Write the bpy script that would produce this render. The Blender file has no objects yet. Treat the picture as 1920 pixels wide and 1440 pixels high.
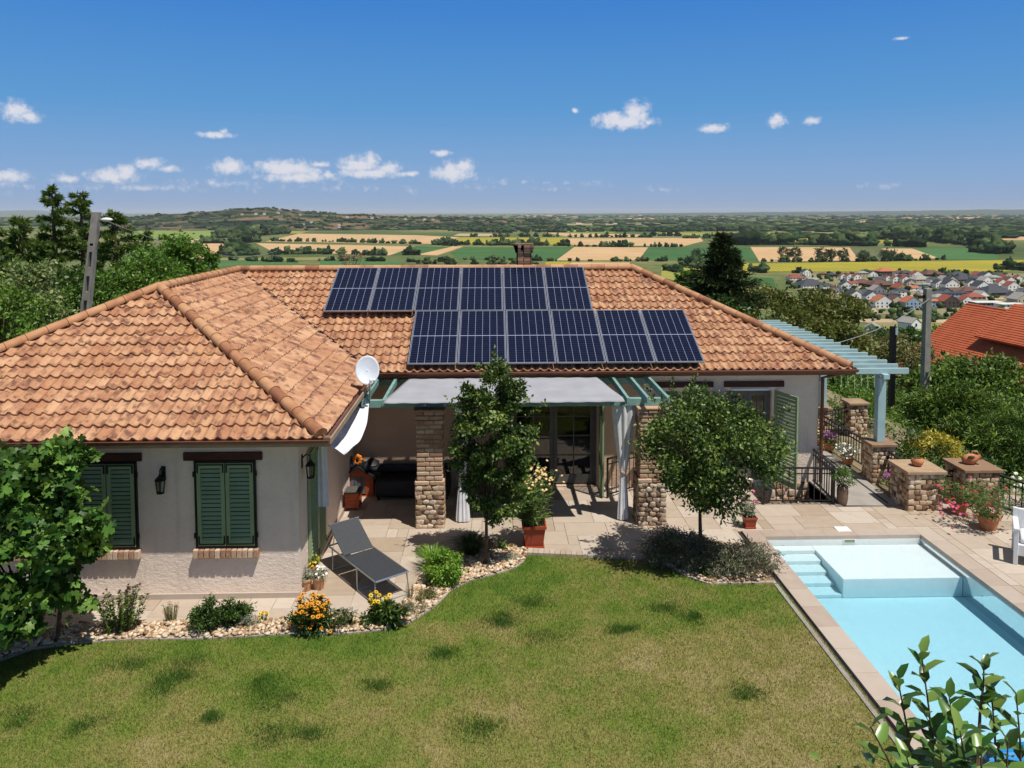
import bpy, bmesh, math, random
import numpy as np
from mathutils import Vector, Matrix
RR = random.Random(11); rng = np.random.default_rng(11)
S = bpy.context.scene; COL = S.collection
rad = math.radians
# ------------------------------------------------------------------ camera
F, YAW, PIT, ROL, CY, H = 1472.1, -0.02634, 0.06244, -0.00189, 489.53, 6.079
def cam_axes():
    cy, sy = math.cos(YAW), math.sin(YAW)
    Rz = np.array([[cy, -sy, 0], [sy, cy, 0], [0, 0, 1]])
    fwd = Rz @ np.array([0, math.cos(PIT), -math.sin(PIT)]); right = Rz @ np.array([1, 0, 0]); up = np.cross(right, fwd)
    c, s = math.cos(ROL), math.sin(ROL)
    return c*right + s*up, c*up - s*right, fwd
AX, AU, AF = cam_axes()
cd = bpy.data.cameras.new('camera'); cam = bpy.data.objects.new('camera', cd); COL.objects.link(cam)
cd.sensor_width = 36; cd.sensor_fit = 'HORIZONTAL'; cd.lens = F/1920*36
cd.shift_y = (CY-720)/1920; cd.clip_start = 0.1; cd.clip_end = 120000
cam.matrix_world = Matrix([[AX[i], AU[i], -AF[i], (0, 0, H)[i]] for i in range(3)] + [[0, 0, 0, 1]])
S.camera = cam
def ray(x, y): return AF + AX*(x-960)/F + AU*(CY-y)/F
def G(x, y, z=0.0):                 # world point seen at photo pixel (x, y) on the level z
    d = ray(x, y); return np.array([0, 0, H]) + d*((z-H)/d[2])
def GY(x, y, Y):                    # the same at depth Y
    d = ray(x, y); return np.array([0, 0, H]) + d*(Y/d[1])
# ------------------------------------------------------------------ light
SUN = Vector((0.30, -0.29, 0.913)).normalized()
sd = bpy.data.lights.new('sun', 'SUN'); sd.energy = 5.0; sd.angle = rad(0.5); sd.color = (1, .955, .88)
so = bpy.data.objects.new('sun', sd); COL.objects.link(so); so.location = (20, -20, 60)
so.rotation_euler = SUN.to_track_quat('Z', 'Y').to_euler()
W = bpy.data.worlds.new('World'); S.world = W; W.use_nodes = True
S.view_settings.view_transform = 'Standard'; S.view_settings.look = 'None'
S.view_settings.exposure = 0.0; S.view_settings.gamma = 1
def build_world():
    nt = W.node_tree; N = nt.nodes; L = nt.links; N.clear()
    def math_(op, a, b=None, clamp=False):
        n = N.new('ShaderNodeMath'); n.operation = op; n.use_clamp = clamp
        for i, v in enumerate((a, b)):
            if v is None: continue
            if isinstance(v, (int, float)): n.inputs[i].default_value = v
            else: L.new(v, n.inputs[i])
        return n.outputs[0]
    sky = N.new('ShaderNodeTexSky'); sky.sky_type = 'NISHITA'; sky.sun_disc = False
    sky.sun_elevation = math.asin(SUN.z); sky.sun_rotation = math.atan2(SUN.x, SUN.y)
    sky.altitude = 200; sky.air_density = 1.0; sky.dust_density = 0.6; sky.ozone_density = 3.0
    tc = N.new('ShaderNodeTexCoord'); sep = N.new('ShaderNodeSeparateXYZ'); L.new(tc.outputs['Generated'], sep.inputs[0])
    az = math_('ARCTAN2', sep.outputs[0], sep.outputs[1]); el = math_('ARCSINE', sep.outputs[2])
    comb = N.new('ShaderNodeCombineXYZ'); L.new(az, comb.inputs[0]); L.new(el, comb.inputs[1])
    nz = N.new('ShaderNodeTexNoise'); nz.inputs['Scale'].default_value = 88; nz.inputs['Detail'].default_value = 9; nz.inputs['Roughness'].default_value = .66
    L.new(comb.outputs[0], nz.inputs['Vector'])
    # puffs: photo-pixel azimuth / elevation and half sizes
    puffs = [(30,208,20,15),(50,218,18,9),(405,253,26,6),(418,247,8,6),(278,306,20,10),(315,316,16,6),(215,330,34,12),(235,322,16,12),(122,334,22,9),(5,345,26,14),(50,350,20,5),
             (430,312,26,14),(500,313,18,13),(540,316,44,14),(590,326,14,12),(615,330,10,8),(600,308,20,5),(675,309,34,15),(695,302,16,14),(730,316,20,12),(760,326,20,5),(828,287,15,6),(850,325,36,14),(870,312,20,13),(845,318,16,16),(940,340,30,7),(985,340,20,4),
             (1170,228,48,13),(1192,210,22,20),(1150,224,26,14),(1205,216,10,14),(1079,207,6,4),(1338,240,22,8),(1456,228,16,9),(1458,220,7,9),(1520,226,14,7),(460,354,18,7),(768,355,18,9),(700,352,14,5),(1030,342,24,5),(1115,345,30,6),(1655,348,42,5),(330,352,26,6),(560,350,40,6),(1245,355,40,6),(1690,72,10,3),(300,352,80,6),(420,345,70,7),(640,352,40,7),(880,351,46,6),(1060,354,50,4),(150,350,60,7),(20,330,26,9),(560,332,60,9),(690,325,50,8),(1215,230,8,5)]
    best = None
    for (px, py, a, b) in puffs:
        d = ray(px, py); d = d/np.linalg.norm(d)
        A, E = math.atan2(d[0], d[1]), math.asin(d[2])
        s = N.new('ShaderNodeVectorMath'); s.operation = 'SUBTRACT'; L.new(comb.outputs[0], s.inputs[0]); s.inputs[1].default_value = (A, E, 0)
        m = N.new('ShaderNodeVectorMath'); m.operation = 'MULTIPLY'; L.new(s.outputs[0], m.inputs[0]); m.inputs[1].default_value = (F/a/1.3, F/b/1.22, 0)
        l = N.new('ShaderNodeVectorMath'); l.operation = 'LENGTH'; L.new(m.outputs[0], l.inputs[0])
        w = min(1.0, .50 + .006*a + (.25 if py < 331 else 0) - (.55 if py > 338 else 0)); w = max(w, .14 if a > 50 else .26)
        v = math_('MULTIPLY', math_('SUBTRACT', 1.25, l.outputs['Value']), w)
        best = v if best is None else math_('MAXIMUM', best, v)
    dens = math_('ADD', best, math_('MULTIPLY', math_('SUBTRACT', nz.outputs[0], .52), 2.0))
    mr = N.new('ShaderNodeMapRange'); mr.interpolation_type = 'SMOOTHSTEP'; L.new(dens, mr.inputs[0])
    mr.inputs[1].default_value = .05; mr.inputs[2].default_value = .95; mr.inputs[3].default_value = 0; mr.inputs[4].default_value = .92
    gate = math_('GREATER_THAN', best, 0.0)
    fac = math_('MULTIPLY', mr.outputs[0], gate)
    mix = N.new('ShaderNodeMix'); mix.data_type = 'RGBA'; L.new(fac, mix.inputs[0])
    # clear summer air: the physical sky, tinted to the photo's pale lavender horizon and deep blue above
    rmp = N.new('ShaderNodeValToRGB'); L.new(math_('MULTIPLY', el, 1.9), rmp.inputs[0]); e = rmp.color_ramp.elements
    while len(e) < 6: e.new(.5)
    for x, (p, c) in zip(e, [(0, (2.9, 4.0, 6.1)), (.09, (2.1, 3.8, 6.6)), (.238, (.98, 3.15, 6.5)), (.48, (.42, 2.2, 6.3)), (.75, (.9, 1.6, 3.2)), (1, (1.35, 1.6, 2.3))]): x.position = p; x.color = c + (1,)
    sm = N.new('ShaderNodeMix'); sm.data_type = 'RGBA'; sm.inputs[0].default_value = .95; L.new(sky.outputs[0], sm.inputs[6]); L.new(rmp.outputs[0], sm.inputs[7])
    L.new(sm.outputs[2], mix.inputs[6])
    mix.inputs[7].default_value = (7.6, 7.6, 8.2, 1)
    bg = N.new('ShaderNodeBackground'); bg.inputs[1].default_value = SKY_STRENGTH
    L.new(mix.outputs[2], bg.inputs[0]); out = N.new('ShaderNodeOutputWorld'); L.new(bg.outputs[0], out.inputs[0])
SKY_STRENGTH = 0.10
build_world()
# ------------------------------------------------------------------ materials
def lin(h):
    h = h.lstrip('#'); c = [int(h[i:i+2], 16)/255 for i in (0, 2, 4)]
    return tuple(x/12.92 if x <= .04045 else ((x+.055)/1.055)**2.4 for x in c) + (1,)
MATS = {}
class NB:                                            # small node-graph helper
    def __init__(s, name):
        s.m = bpy.data.materials.new(name); s.m.use_nodes = True; s.nt = s.m.node_tree; s.nt.nodes.clear()
        s.out = s.n('ShaderNodeOutputMaterial')
    def n(s, t, **k):
        o = s.nt.nodes.new(t)
        for a, b in k.items(): setattr(o, a, b)
        return o
    def link(s, a, b): s.nt.links.new(a, b)
    def put(s, sock, v):
        if isinstance(v, bpy.types.NodeSocket): s.link(v, sock)
        else: sock.default_value = v
    def math(s, op, a, b=0.0, clamp=False):
        o = s.n('ShaderNodeMath', operation=op, use_clamp=clamp); s.put(o.inputs[0], a); s.put(o.inputs[1], b); return o.outputs[0]
    def pos(s, kind='world', scale=(1, 1, 1)):
        if kind == 'world': v = s.n('ShaderNodeNewGeometry').outputs['Position']
        elif kind == 'uv': v = s.n('ShaderNodeUVMap').outputs[0]
        else: v = s.n('ShaderNodeTexCoord').outputs['Object']
        if scale != (1, 1, 1):
            m = s.n('ShaderNodeVectorMath', operation='MULTIPLY'); s.link(v, m.inputs[0]); m.inputs[1].default_value = scale; v = m.outputs[0]
        return v
    def noise(s, v, scale, detail=3, rough=.55, out=0):
        o = s.n('ShaderNodeTexNoise'); s.link(v, o.inputs['Vector']); o.inputs['Scale'].default_value = scale
        o.inputs['Detail'].default_value = detail; o.inputs['Roughness'].default_value = rough; return o.outputs[out]
    def attr(s, name='rnd'):
        return s.n('ShaderNodeAttribute', attribute_name=name).outputs['Fac']
    def ramp(s, fac, stops):
        o = s.n('ShaderNodeValToRGB'); s.put(o.inputs[0], fac); e = o.color_ramp.elements
        while len(e) < len(stops): e.new(.5)
        for x, (p, c) in zip(e, stops): x.position = p; x.color = c
        return o.outputs[0]
    def mix(s, fac, a, b, mode='MIX'):
        o = s.n('ShaderNodeMix', data_type='RGBA', blend_type=mode); s.put(o.inputs[0], fac); s.put(o.inputs[6], a); s.put(o.inputs[7], b); return o.outputs[2]
    def mr(s, v, a, b, c=0, d=1, smooth=True):
        o = s.n('ShaderNodeMapRange'); o.interpolation_type = 'SMOOTHSTEP' if smooth else 'LINEAR'
        s.put(o.inputs[0], v)
        for i, x in enumerate((a, b, c, d)): o.inputs[i+1].default_value = x
        return o.outputs[0]
    def bump(s, h, strength=.3, dist=.02):
        o = s.n('ShaderNodeBump'); o.inputs['Strength'].default_value = strength; o.inputs['Distance'].default_value = dist; s.link(h, o.inputs['Height']); return o.outputs[0]
    def bsdf(s, col, rough=.6, metal=0, spec=.4, normal=None, **k):
        o = s.n('ShaderNodeBsdfPrincipled'); s.put(o.inputs['Base Color'], col); s.put(o.inputs['Roughness'], rough)
        o.inputs['Metallic'].default_value = metal; o.inputs['Specular IOR Level'].default_value = spec
        if normal is not None: s.link(normal, o.inputs['Normal'])
        for a, b in k.items(): o.inputs[a].default_value = b
        return o.outputs[0]
    def fin(s, sh): s.link(sh, s.out.inputs[0]); return s.m
def pm(name, c1, c2=None, scale=6, rough=.6, metal=0, bump=0, bscale=60, spec=.35, kind='obj', rnd=0, detail=4):
    if name in MATS: return MATS[name]
    b = NB(name); c1 = lin(c1) if isinstance(c1, str) else c1
    p = b.pos(kind); col = c1
    if c2: col = b.mix(b.mr(b.noise(p, scale, detail), .3, .7), c1, lin(c2) if isinstance(c2, str) else c2)
    if rnd:
        o = b.n('ShaderNodeHueSaturation'); b.put(o.inputs['Color'], col); b.link(b.mr(b.attr(), 0, 1, 1-rnd, 1+rnd, False), o.inputs['Value']); col = o.outputs[0]
    nm = b.bump(b.noise(p, bscale, 4), bump, .01) if bump else None
    MATS[name] = b.fin(b.bsdf(col, rough, metal, spec, nm)); return MATS[name]
def leafmat(name, dark, mid, light, trans=.28, rough=.42, spec=.35, nscale=1.3):
    if name in MATS: return MATS[name]
    b = NB(name); r = b.attr()
    f = b.math('ADD', b.math('MULTIPLY', r, .65), b.math('MULTIPLY', b.noise(b.pos('world'), nscale, 3), .5))
    col = b.ramp(f, [(.2, lin(dark)), (.55, lin(mid)), (.95, lin(light))])
    hv = b.n('ShaderNodeHueSaturation'); b.link(col, hv.inputs['Color']); q = b.math('FRACT', b.math('MULTIPLY', r, 37.7)); b.link(b.mr(q, 0, 1, .475, .515, False), hv.inputs['Hue']); b.link(b.mr(b.math('FRACT', b.math('MULTIPLY', r, 91.3)), 0, 1, .7, 1.3, False), hv.inputs['Value']); col = hv.outputs[0]
    p = b.bsdf(col, rough, 0, spec)
    t = b.n('ShaderNodeBsdfTranslucent'); tc = b.mix(.5, col, lin(light)); b.link(tc, t.inputs[0])
    m = b.n('ShaderNodeMixShader'); m.inputs[0].default_value = trans; b.link(p, m.inputs[1]); b.link(t.outputs[0], m.inputs[2])
    MATS[name] = b.fin(m.outputs[0]); return MATS[name]
def m_tiles():
    b = NB('roof_tile'); uv = b.pos('uv')
    fl = b.n('ShaderNodeVectorMath', operation='FLOOR'); b.link(uv, fl.inputs[0])
    wn = b.n('ShaderNodeTexWhiteNoise', noise_dimensions='2D'); b.link(fl.outputs[0], wn.inputs['Vector'])
    off = b.n('ShaderNodeVectorMath', operation='MULTIPLY_ADD'); b.link(wn.outputs['Color'], off.inputs[0]); off.inputs[1].default_value = (9, 9, 9); b.link(uv, off.inputs[2])
    sc = b.n('ShaderNodeVectorMath', operation='MULTIPLY'); b.link(off.outputs[0], sc.inputs[0]); sc.inputs[1].default_value = (2.3, 1.15, 1)
    sm = b.noise(sc.outputs[0], 1.5, 3, .5)
    base = b.mix(wn.outputs['Value'], lin('#b0805c'), lin('#c69c78'))
    base = b.mix(b.mr(b.noise(sc.outputs[0], .8, 2), .4, .65, 0, .55), base, lin('#95604a'))
    base = b.mix(b.mr(sm, .47, .68, 0, .8), base, lin('#5a352d'))
    base = b.mix(b.mr(b.noise(b.pos('world'), 38, 5), .5, .8, 0, .28), base, lin('#d9b48e')); base = b.mix(b.mr(b.noise(b.pos('world'), .9, 5, .65), .5, .75, 0, .35), base, lin('#7d5646')); base = b.mix(b.mr(b.noise(b.pos('world'), 70, 2), .66, .72, 0, .5), base, lin('#4a3a30'))
    return b.fin(b.bsdf(base, .7, 0, .3, b.bump(b.noise(b.pos('world'), 90, 3), .2, .01)))
def m_stucco(name, c1, c2):
    b = NB(name); p = b.pos('world')
    col = b.mix(b.mr(b.noise(p, 1.1, 4), .3, .7), lin(c1), lin(c2))
    v = b.n('ShaderNodeVectorMath', operation='MULTIPLY'); b.link(p, v.inputs[0]); v.inputs[1].default_value = (1, 1, 1.5)
    h = b.noise(v.outputs[0], 14, 6, .65); col = b.mix(b.mr(h, .5, .75, 0, .2), col, lin('#b3a294')); col = b.mix(b.mr(b.noise(b.pos('world', (5, 5, .5)), 1.0, 4), .5, .8, 0, .3), col, lin('#a5968a'))
    return b.fin(b.bsdf(col, .9, 0, .15, b.bump(h, .55, .03)))
def m_lawn(name, blades=False):
    b = NB(name); p = b.pos('world')
    a = b.noise(p, .42, 4, .6); c = b.noise(p, 2.2, 4, .65)
    f = b.math('ADD', b.math('MULTIPLY', a, .75), b.math('MULTIPLY', c, .45))
    sep = b.n('ShaderNodeSeparateXYZ'); b.link(p, sep.inputs[0])
    # the strip by the beds is watered and stays greener, the middle dries out
    f = b.math('SUBTRACT', f, b.mr(sep.outputs[1], 10.2, 12.6, 0, .12)); f = b.math('ADD', f, b.mr(sep.outputs[0], -3, 3, -.02, .07))
    col = b.ramp(f, [(.38, lin('#4c6c22')), (.53, lin('#6c7d33')), (.68, lin('#8a854c')), (.82, lin('#a3946a'))])
    if blades:
        r = b.attr(); hs = b.n('ShaderNodeHueSaturation'); b.link(col, hs.inputs['Color']); b.link(b.mr(r, 0, 1, .45, 1.6, False), hs.inputs['Value'])
        col = b.mix(b.math('GREATER_THAN', r, 1.2), hs.outputs[0], lin('#466a26'))
        p_ = b.bsdf(col, .6, 0, .25); t = b.n('ShaderNodeBsdfTranslucent'); b.link(col, t.inputs[0])
        m = b.n('ShaderNodeMixShader'); m.inputs[0].default_value = .25; b.link(p_, m.inputs[1]); b.link(t.outputs[0], m.inputs[2]); return b.fin(m.outputs[0])
    hs = b.n('ShaderNodeHueSaturation'); b.link(col, hs.inputs['Color']); b.link(b.mr(b.noise(p, 60, 3), .3, .7, .7, 1.15), hs.inputs['Value'])
    return b.fin(b.bsdf(hs.outputs[0], .85, 0, .15, b.bump(b.noise(p, 90, 3), .6, .03)))
def m_rnd(name, stops, rough=.75, bump=.3, bscale=40, spec=.25, nz=.3, nscale=9):
    if name in MATS: return MATS[name]
    b = NB(name); p = b.pos('world')
    f = b.math('ADD', b.math('MULTIPLY', b.attr(), 1-nz*.5), b.math('MULTIPLY', b.math('SUBTRACT', b.noise(p, nscale, 4), .5), nz*2))
    col = b.ramp(f, [(x, lin(c)) for x, c in stops])
    MATS[name] = b.fin(b.bsdf(col, rough, 0, spec, b.bump(b.noise(p, bscale, 4), bump, .01))); return MATS[name]
def m_field(name, c1, c2, rowdir=0.0, rows=0.0, sc=.012):
    b = NB(name); p = b.pos('world')
    col = b.mix(b.mr(b.noise(p, sc, 5, .6), .3, .7), lin(c1), lin(c2))
    if rows:
        v = b.n('ShaderNodeVectorRotate', rotation_type='Z_AXIS'); b.link(p, v.inputs[0]); v.inputs['Angle'].default_value = rowdir
        w = b.n('ShaderNodeTexWave'); b.link(v.outputs[0], w.inputs[0]); w.inputs['Scale'].default_value = rows; w.inputs['Distortion'].default_value = 1.5
        hs = b.n('ShaderNodeHueSaturation'); b.link(col, hs.inputs['Color']); b.link(b.mr(w.outputs['Fac'], 0, 1, .8, 1.1), hs.inputs['Value']); col = hs.outputs[0]
    return b.fin(b.bsdf(col, .95, 0, .1))
M_TILE = m_tiles()
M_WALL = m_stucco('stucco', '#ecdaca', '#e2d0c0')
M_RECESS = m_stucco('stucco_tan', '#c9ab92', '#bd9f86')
M_LAWN = m_lawn('lawn_turf'); M_BLADE = m_lawn('grass_blade', True)
M_TRAV = m_rnd('travertine', [(0, '#a5937f'), (.3, '#b1a190'), (.6, '#b7a898'), (.85, '#c0b3a4'), (1, '#ab9882')], .6, .15, 50, nz=.35, nscale=5)
M_COPE = m_rnd('coping_stone', [(0, '#a79586'), (.5, '#b3a496'), (1, '#baad9f')], .6, .15, 40, nz=.4, nscale=4)
M_PEB = m_rnd('pebbles', [(0, '#8f6d4e'), (.25, '#b99a78'), (.5, '#cdb596'), (.75, '#dcccb4'), (.9, '#a08f80'), (1, '#c4a07a')], .7, .2, 60)
M_STONE = m_rnd('rubble_stone', [(0, '#6d5444'), (.2, '#9c7d62'), (.45, '#bda285'), (.7, '#d6c4aa'), (.85, '#8f8074'), (1, '#b98c62')], .85, .6, 30, nz=.5)
M_BRICK = m_rnd('old_brick', [(0, '#9a705a'), (.3, '#b39277'), (.6, '#c2a58a'), (.85, '#cfb8a0'), (1, '#a5705a')], .88, .5, 40, nz=.4, nscale=14)
M_MORTAR = pm('mortar', '#ab9a84', '#97876f', 12, .95, bump=.4)
M_CONC = pm('concrete_path', '#a19b94', '#938c84', 2.5, .85, bump=.25, bscale=90, kind='world')
M_CONCP = pm('pole_concrete', '#9b968d', '#85807a', 3, .9, bump=.4, bscale=30)
M_SHUT = pm('green_paint', '#8ba07a', '#81966f', 4, .5, spec=.4)
M_TEAL = pm('teal_paint', '#85aaa3', '#6f938c', 3, .55, bump=.15, bscale=30)
M_BLUE = pm('pale_blue_paint', '#a6c2c4', '#9ab7ba', 2.5, .55)
M_IRON = pm('black_iron', '#17171a', '#1f1e20', 8, .45, .3)
M_RAIL = pm('railing_iron', '#2b2829', '#37322f', 6, .5, .4)
M_LINT = pm('dark_timber', '#4a2419', '#371a12', 5, .65, bump=.3, bscale=25)
M_GUT = pm('brown_gutter', '#6d4636', '#7b5240', 2, .35, .3)
M_ALU = pm('aluminium', '#c3c8cc', None, rough=.3, metal=.85)
M_WHITE = pm('white_plastic', '#e8e8e6', '#dcdcda', 3, .35)
M_CLOTH = pm('white_cloth', '#e3e3e4', '#d5d5d8', 6, .9, bump=.2, bscale=120)
M_SAIL = pm('grey_canopy_cloth', '#a2a3a9', '#98999f', 2, .85, bump=.15, bscale=160)
M_TERRA = pm('terracotta', '#b4714a', '#c28a63', 7, .8, bump=.2)
M_TERP = pm('terracotta_pale', '#c79a72', '#b98560', 7, .85, bump=.2)
M_PLASTERRA = pm('terracotta_plastic', '#a3492f', '#96412a', 4, .45)
M_KEN = pm('stained_planks', '#b5572c', '#9c4822', 6, .55, bump=.2, bscale=20)
M_BLACK = pm('black_sheet', '#17181b', '#202125', 5, .5, bump=.2, bscale=30)
M_SOIL = pm('soil', '#3a2c20', '#4a392a', 20, .95, bump=.6)
M_BARK = pm('bark', '#6d5744', '#54412f', 9, .9, bump=.8, bscale=25)
M_STEM = pm('stem', '#6a7345', '#7c7a52', 9, .7)
M_TEXT = pm('grey_textilene', '#37393d', '#404247', 40, .65, bump=.2, bscale=250)
M_DARKGLASS = None
def m_glass(name, tint=(.02, .024, .028, 1)):
    b = NB(name); t = b.n('ShaderNodeBsdfTransparent'); t.inputs[0].default_value = (.55, .58, .58, 1)
    g = b.n('ShaderNodeBsdfGlossy'); g.inputs['Roughness'].default_value = .02; fr = b.n('ShaderNodeFresnel'); fr.inputs[0].default_value = 1.7
    m = b.n('ShaderNodeMixShader'); b.link(fr.outputs[0], m.inputs[0]); b.link(t.outputs[0], m.inputs[1]); b.link(g.outputs[0], m.inputs[2]); return b.fin(m.outputs[0])
M_GLASS = m_glass('window_glass')
LM = dict(
    fruit=leafmat('leaf_garden', '#121f0a', '#2d4818', '#7f9444', .16),
    fig=leafmat('leaf_fig', '#152b0c', '#32551d', '#6f963f', .14, .5, .3, nscale=3),
    olive=leafmat('leaf_oleander', '#2f4a1e', '#567a33', '#8aa05a'),
    lime=leafmat('leaf_lime', '#3c661c', '#648f2c', '#97b84a'),
    dark=leafmat('leaf_dark', '#16290e', '#2e4a1a', '#54702e', .2),
    wood=leafmat('leaf_wood', '#22400f', '#446b1e', '#76953a', nscale=.5),
    dry=leafmat('leaf_dry', '#3a3f1c', '#646a36', '#938f5a', nscale=.6),
    birch=leafmat('leaf_birch', '#3c5226', '#64793f', '#9aa76c', nscale=.6),
    pine=leafmat('leaf_pine', '#2b471c', '#53722f', '#90a555', .18, .55, .25, nscale=.6),
    spruce=leafmat('leaf_spruce', '#16260f', '#2d3f1e', '#56613a', .1, .6, .2, nscale=.6),
    jun=leafmat('leaf_juniper', '#182c0d', '#3a5a1d', '#88a243', .2, .5, nscale=1.6),
    hedge=leafmat('leaf_hedge', '#234812', '#4b7a22', '#86ad3e', .25, .45, nscale=.8),
    walnut=leafmat('leaf_walnut', '#2b3a12', '#4e5d22', '#7b7c38', nscale=.5),
    yellow=leafmat('leaf_yellow', '#8a8420', '#b3a732', '#cfc65a'),
    laven=leafmat('leaf_lavender', '#434b32', '#6c7354', '#959078', .15),
    grey=leafmat('leaf_grey', '#54604a', '#7d8a72', '#a4ad98', .15),
    apple=leafmat('leaf_apple', '#24451a', '#416a26', '#7d9a4a', .25, .3, .5),
    straw=leafmat('leaf_straw', '#6d5a3c', '#8f7a58', '#a99a76', .15),
    far=leafmat('leaf_far', '#15240f', '#2c3f20', '#586840', .0, .9, .05, nscale=.22),
)
def pet(name, c, c2=None):
    b = NB(name); r = b.attr(); col = b.mix(r, lin(c), lin(c2 or c)); col = b.mix(b.math('GREATER_THAN', r, 1.2), col, lin('#3d2018')); return b.fin(b.bsdf(col, .6))
P_YEL = pet('petal_yellow', '#e8c020'); P_ORA = pet('petal_orange', '#eaa51e', '#e08a10'); P_PINK = pet('petal_pink', '#d8497a', '#e2789a'); P_RED = pet('petal_red', '#b01838', '#c02848')
P_WHI = pet('petal_white', '#efece4'); P_PUR = pet('petal_purple', '#a030a0', '#8a2a98'); P_CRM = pet('petal_cream', '#e8d08a', '#e0b080'); P_DRK = pet('petal_maroon', '#4a2024')
# ------------------------------------------------------------------ mesh helpers
ICO = {}
def ico(sub):
    if sub not in ICO:
        bm = bmesh.new(); bmesh.ops.create_icosphere(bm, subdivisions=sub, radius=1)
        ICO[sub] = (np.array([v.co[:] for v in bm.verts]), np.array([[v.index for v in f.verts] for f in bm.faces])); bm.free()
    return ICO[sub]
def wloc(o):
    v = Vector((0, 0, 0))
    while o is not None: v += o.location; o = o.parent
    return v
def link(o, parent=None):
    COL.objects.link(o)
    if parent is not None: o.parent = parent
    return o
def tag(o, label=None, cat=None, group=None, kind=None):
    if label: o['label'] = label
    if cat: o['category'] = cat
    if group: o['group'] = group
    if kind: o['kind'] = kind
    return o
def thing(name, label, cat, loc=(0, 0, 0), group=None):
    o = bpy.data.objects.new(name, None); o.empty_display_size = .2; COL.objects.link(o); o.location = tuple(float(c) for c in loc)
    return tag(o, label, cat, group)
def np_mesh(name, V, Fc, mat, parent=None, rnd=None, smooth=False):
    me = bpy.data.meshes.new(name); V = np.asarray(V, np.float32); Fc = np.asarray(Fc, np.int32)
    if parent is not None: V = V - np.array(wloc(parent)[:], np.float32)
    k = Fc.shape[1]; n = len(Fc)
    me.vertices.add(len(V)); me.vertices.foreach_set('co', V.ravel())
    me.loops.add(n*k); me.loops.foreach_set('vertex_index', Fc.ravel())
    me.polygons.add(n); me.polygons.foreach_set('loop_start', np.arange(0, n*k, k, dtype=np.int32)); me.polygons.foreach_set('loop_total', np.full(n, k, np.int32))
    me.update(calc_edges=True)
    a = me.attributes.new('rnd', 'FLOAT', 'FACE'); a.data.foreach_set('value', (rng.random(n) if rnd is None else np.asarray(rnd)).astype(np.float32))
    if smooth: me.polygons.foreach_set('use_smooth', np.ones(n, bool))
    me.materials.append(mat); return link(bpy.data.objects.new(name, me), parent)
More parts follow.
